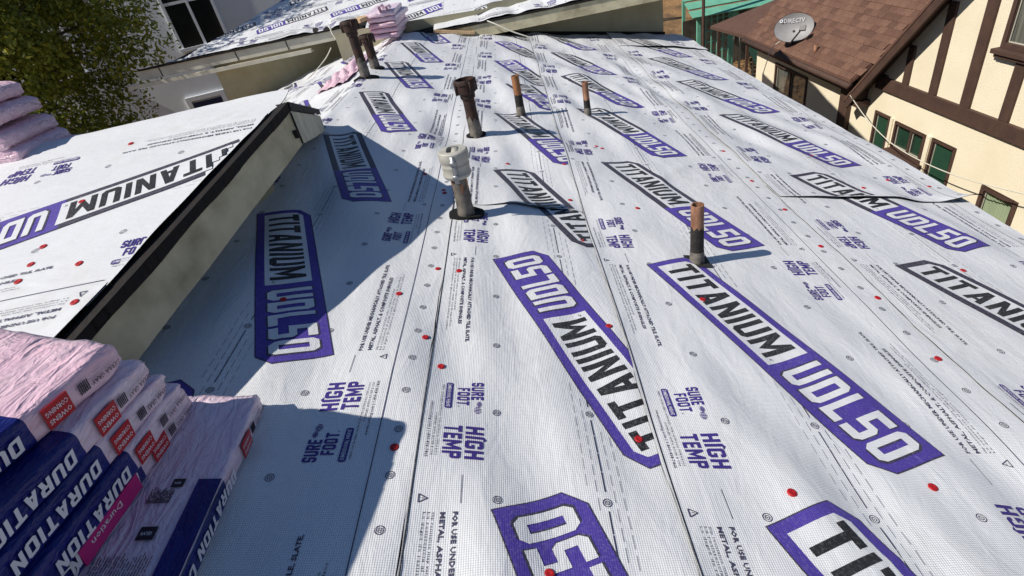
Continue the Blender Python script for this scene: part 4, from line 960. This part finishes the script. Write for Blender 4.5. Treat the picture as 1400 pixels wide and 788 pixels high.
for i in range(nr):
    for j in range(na): Fc.append((i*na+j, i*na+(j+1)%na, (i+1)*na+(j+1)%na, (i+1)*na+j))
mm = MB(); mm.add(P, Fc); nv = len(mm.v); mm.add([DM @ Vector((1.02*.36*math.cos(2*math.pi*j/na)*k, 1.02*.27*math.sin(2*math.pi*j/na)*k, z)) for k, z in ((1,.004),(1,-.014),(.98,-.016)) for j in range(na)], [(i*na+j,(i+1)*na+j,(i+1)*na+(j+1)%na,i*na+(j+1)%na) for i in range(2) for j in range(na)])
mm.build('reflector', M_DISH, dish, True)
V, Ft = ftext('DIRECTV', .012); mm = MB(); mm.add([DM @ Vector((-.20+a*.38, .105+b*.075, -.072+.09*(((-.20+a*.38)/.36)**2+((.105+b*.075)/.27)**2)+.0)) for a, b in V], Ft)
RR = ring(.018,.032,16); mm.add([DM @ Vector((-.25+p[0], .14+p[1], -.006)) for p in RR[0]], RR[1]); mm.build('lettering', M_LWHITE, dish)
mm = MB(); f1 = DM @ Vector((.0,-.26,.0)); f2 = DM @ Vector((.20,-.09,.30)); mm.tube([f1,f2],.016,8); mm.build('feed_arm', M_DARKMET, dish, True)
mm = MB(); mm.box(f2, (.12,.10,.09), DM.to_3x3()); mm.build('receiver', pm('lnb_grey', (.22,.22,.22,1), rough=.5), dish, bevel=.01)
mm = MB(); mm.tube([DM @ Vector((0,-.05,-.08)), (.07,.03,.24), (.03,.0,.02)], .025, 10); mm.box((.05,0,.02),(.16,.16,.02),Matrix.Rotation(-PI_,3,'Y')); mm.build('mast', M_DARKMET, dish, True)
cord([base+Vector((.02,.0,.05)), base+Vector((-.12,.12,.12)), base+Vector((-.30,.16,-.02)), base+Vector((-.42,.08,-.25)), base+Vector((-.50,.05,-.5))], .008, 'thin cable looping from the satellite dish over the gutter', cat='cable', name='cable')
cord([(XE-.02,9.28,-2.25),(5.75,8.7,-2.52),(5.72,8.0,-2.66),(5.7,7.3,-2.68),(5.7,6.5,-2.62),(5.7,5.6,-2.45),(5.7,4.6,-2.2)], .007, 'pale cable strung along the cream stucco wall', cat='cable', name='cable')

# ================================================================== green garden structure, pole
M_MINT = pm('mint_paint', (.17,.46,.33,1), (.13,.38,.27,1), 6, rough=.7)
gp_ = empty('garden_pergola', 'mint green slatted pergola with lattice panel in the yard', 'pergola', loc=(6.4,18,GZ)); g0 = Vector((6.4,18,GZ))
for i in range(9):
    a = Vector((5.45,17.2+.42*i,-1.93+.17*i))-g0; b = Vector((10.5,17.9+.42*i,-2.15+.17*i))-g0; mm = MB(); mm.beam(a, b, .34, .03, (0,-.45,1)); mm.build('slat', M_MINT, gp_)
for (x, y) in ((5.72,17.35),(6.75,17.5),(7.9,17.7),(6.2,20.5)): mm = MB(); mm.beam((x-6.4,y-18,0),(x-6.4,y-18,-2.0-GZ),.10,.10,(1,0,0)); mm.build('post', M_MINT, gp_)
mm = MB()
for i in range(6): x = 5.77+.17*i; mm.beam((x-6.4,17.38-18,.1),(x-6.4,17.38-18,-2.05-GZ),.03,.03,(1,0,0))
for k in range(7): z = .2+.3*k; mm.beam((5.72-6.4,17.36-18,z),(6.7-6.4,17.5-18,z),.03,.03)
mm.build('lattice_panel', M_MINT, gp_)
mm = MB(); mm.beam((6.75-6.4,17.4-18,-2.1-GZ),(7.75-6.4,17.6-18,.3),.20,.05,(0,1,0)); mm.build('brace', M_MINT, gp_)
mm = MB(); mm.poly([(5.9-6.4,19.6-18,0),(9.8-6.4,20.2-18,0),(9.8-6.4,20.2-18,1.7),(5.9-6.4,19.6-18,1.7)]); mm.build('back_panel', pm('shed_interior', (.05,.05,.045,1), (.16,.14,.11,1), 1.5, rough=.9), gp_)
for k in range(9):
    mm = MB(); x = 6.9+.22*k; mm.beam((x-6.4,17.75-18,0),(x-6.4,17.75-18,1.3+.1*random.random()),.05,.05,(1,0,0)); mm.build('picket', pm('picket_%d' % k, (.40,.38,.30,1), rough=.8), gp_)
mm = MB(); mm.tube([(5.75,17.0,GZ),(5.75,17.0,GZ+1.2),(5.72,17.0,2.0)], .045, 10); o = mm.build('metal_pole', M_TIMBER, smooth=True); tag(o, 'thin dark brown upright pole behind the far roof corner', 'pole')
# dark rubbish heap / logs behind
for i, (x, y, L_, z, lab) in enumerate(((5.2,23.5,3.2,.35,'dark log lying lowest on the leafy slope'),(5.9,25.0,3.0,.75,'weathered log above the lowest one on the leafy slope'),(6.3,27.5,3.6,1.5,'thin pale fallen trunk near the top of the leafy slope'))):
    mm = MB(); mm.tube([(x-L_/2,y,GZ+z),(x,y+.2,GZ+z+.1),(x+L_/2,y-.1,GZ+z+.05)], [.16,.2,.13], 10); o = mm.build('log', pm('log_%d' % i, [(.03,.024,.018,1),(.12,.09,.06,1),(.30,.22,.14,1)][i], rough=.95, c2=(.05,.035,.025,1), bump=.6, bscale=12), smooth=True); tag(o, lab, 'log')
# leafy bank rising behind the yard
P = []; n = 30
for i in range(n+1):
    for j in range(n+1):
        x = 0+22*i/n; y = 20+30*j/n; k = j/n; P.append((x, y, GZ-.05+7*k**1.1+.25*math.sin(i*.9+j*.7)*k+random.uniform(-.12,.12)*k))
mm = MB(); mm.add(P, [(i*(n+1)+j,(i+1)*(n+1)+j,(i+1)*(n+1)+j+1,i*(n+1)+j+1) for i in range(n) for j in range(n)]); tag(mm.build('leafy_bank', M_GROUND, smooth=True), kind='structure')

# ================================================================== white building behind the tree
M_WHITEW = pm('white_wall', (.80,.83,.87,1), (.74,.77,.81,1), 2, rough=.9, bump=.2, bscale=40)
wb = empty('white_building', 'pale plastered building behind the tree with dark sash windows', 'building', loc=(-7.5,14,GZ), )
wb.rotation_euler = (0,0,.23); 
mm = MB(); mm.bb(-9,4.2,0,7,0,9.5); mm.build('wall', M_WHITEW, wb)
def wwin(x0, x1, z0, z1, pane):
    mm = MB(); mm.bb(x0-.06,x0,-.05,.02,z0,z1); mm.bb(x1,x1+.06,-.05,.02,z0,z1); mm.bb(x0-.06,x1+.06,-.05,.02,z1,z1+.06); mm.bb(x0-.09,x1+.09,-.09,.02,z0-.07,z0); f_ = mm.build('window', M_WHITEW, wb)
    mm = MB(); mm.bb(x0,x1,-.02,-.01,z0,z1); mm.build('pane', pane, f_); mm = MB(); mm.bb((x0+x1)/2-.03,(x0+x1)/2+.03,-.045,-.021,z0,z1); mm.bb(x0,x1,-.043,-.022,(z0+z1)/2-.03,(z0+z1)/2+.03); mm.build('sash_bar', M_WHITEW, f_)
M_PANE = pm('pane_dark', (.012,.015,.018,1), rough=.1, spec=.6)
wwin(.05,1.05,4.35,6.2,M_PANE); wwin(-3.2,-2.2,4.35,6.2,M_PANE)
mm = MB(); mm.bb(-.35,.35,-.03,.01,1.3,3.15); mm.build('door', pm('door_navy', (.02,.03,.09,1), rough=.5), wb); mm = MB(); mm.bb(-.47,-.36,-.06,.01,1.3,3.2); mm.bb(.36,.47,-.06,.01,1.3,3.2); mm.bb(-.47,.47,-.06,.01,3.2,3.3); mm.build('door_frame', M_WHITEW, wb)
mm = MB(); mm.bb(.85,1.0,-.10,.01,2.9,3.2); mm.build('wall_lamp', M_DARKMET, wb)

# ================================================================== trees
M_BARK = pm('bark_grey', (.16,.13,.10,1), (.08,.065,.05,1), 10, rough=.95, bump=.6, bscale=20, stretch=(1,1,.3))
M_LEAF = [pm('leaf_%d' % i, c, None, rough=.5, spec=.35, translucent=.42) for i, c in enumerate([(.21,.235,.03,1),(.30,.31,.042,1),(.13,.16,.022,1),(.42,.40,.07,1)])]
def tree(label, base, centre, rad, nleaf, size, seed, clumps=40, group=None, trunk_r=.16, mats=M_LEAF, wts=(5,4,4,2)):
    r = np.random.default_rng(seed); t = empty('tree', label, 'tree', group, loc=base); B_ = Vector(base)
    c0 = Vector(centre)-B_
    mm = MB(); mm.tube([(0,0,-.2),(.1,.05,c0.z*.35),(c0.x*.6,c0.y*.6,c0.z*.75),c0], [trunk_r,trunk_r*.85,trunk_r*.6,trunk_r*.3], 10)
    cl = []
    for k in range(clumps):
        d_ = r.normal(size=3); d_ /= np.linalg.norm(d_); q = r.uniform(.25,1)**.5; p = np.array(c0)+d_*np.array(rad)*q*.88; cl.append((p, r.uniform(.28,.5)*min(rad)*.75))
        if k % 2 == 0:
            s0 = Vector((c0.x*.6,c0.y*.6,c0.z*.75)).lerp(c0, r.uniform(0,1)); e_ = Vector(p); md = s0.lerp(e_,.5)+Vector((0,0,-.1)); mm.tube([s0,md,e_],[trunk_r*.28,trunk_r*.16,trunk_r*.05],6)
    mm.build('trunk', M_BARK, t, True)
    idx = r.integers(0, clumps, nleaf); C_ = np.array([cl[i][0] for i in idx]); R_ = np.array([cl[i][1] for i in idx])
    dd = r.normal(size=(nleaf,3)); dd /= np.linalg.norm(dd,axis=1)[:,None]; P_ = C_+dd*(R_*r.uniform(.35,1,nleaf)**.6)[:,None]*np.array([1,1,.8])
    nrm = dd*.7+r.normal(size=(nleaf,3))*.8+np.array([0,0,.5]); nrm /= np.linalg.norm(nrm,axis=1)[:,None]
    tx = np.cross(nrm, r.normal(size=(nleaf,3))); tx /= np.linalg.norm(tx,axis=1)[:,None]; ty = np.cross(nrm, tx); sz = size*r.uniform(.6,1.3,nleaf)[:,None]
    V = np.empty((nleaf*6,3)); 
    for k, (a, b, h) in enumerate(((-1,0,0),(-.25,.42,-.08),(.55,.34,-.1),(1,0,-.16),(.55,-.34,-.1),(-.25,-.42,-.08))): V[k::6] = P_+tx*sz*a+ty*sz*b+nrm*sz*h
    F = np.arange(nleaf*6).reshape(-1,6); mi = np.repeat(r.choice(len(mats), clumps*1, p=np.array(wts)/sum(wts)),1)[idx]; jit = r.choice(len(mats), nleaf, p=np.array(wts)/sum(wts)); mi = np.where(r.random(nleaf) < .45, mi, jit)
    me = bpy.data.meshes.new('crown'); me.vertices.add(len(V)); me.vertices.foreach_set('co', V.ravel()); me.loops.add(nleaf*6); me.loops.foreach_set('vertex_index', F.ravel().astype(np.int32)); me.polygons.add(nleaf); me.polygons.foreach_set('loop_start', np.arange(0,nleaf*6,6,dtype=np.int32)); me.polygons.foreach_set('loop_total', np.full(nleaf,6,dtype=np.int32))
    for q in mats: me.materials.append(q)
    me.polygons.foreach_set('material_index', mi.astype(np.int32)); me.update(); me.validate()
    o = bpy.data.objects.new('crown', me); COL.objects.link(o); o.parent = t; tag(o, kind='stuff'); return t
tree('large green leafy tree at left in front of the pale building', (-8.7,9.8,GZ), (-8.0,9.35,1.9), (2.75,2.0,4.3), 110000, .043, 3, 190)
tree('darker tree top behind the upper roof beside the pale building', (-5.6,17.5,GZ), (-5.2,17,2.2), (2.0,1.8,2.4), 9000, .085, 5, 40, mats=[M_LEAF[2],M_LEAF[0]], wts=(3,2))
tree('small dark shrub below the left gutter of the upper roof', (-6.4,10.6,GZ), (-6.4,10.5,-1.75), (1.3,.9,.9), 7000, .05, 8, 40, mats=[M_LEAF[2],M_LEAF[0],M_LEAF[1]], wts=(4,2,1), trunk_r=.07)
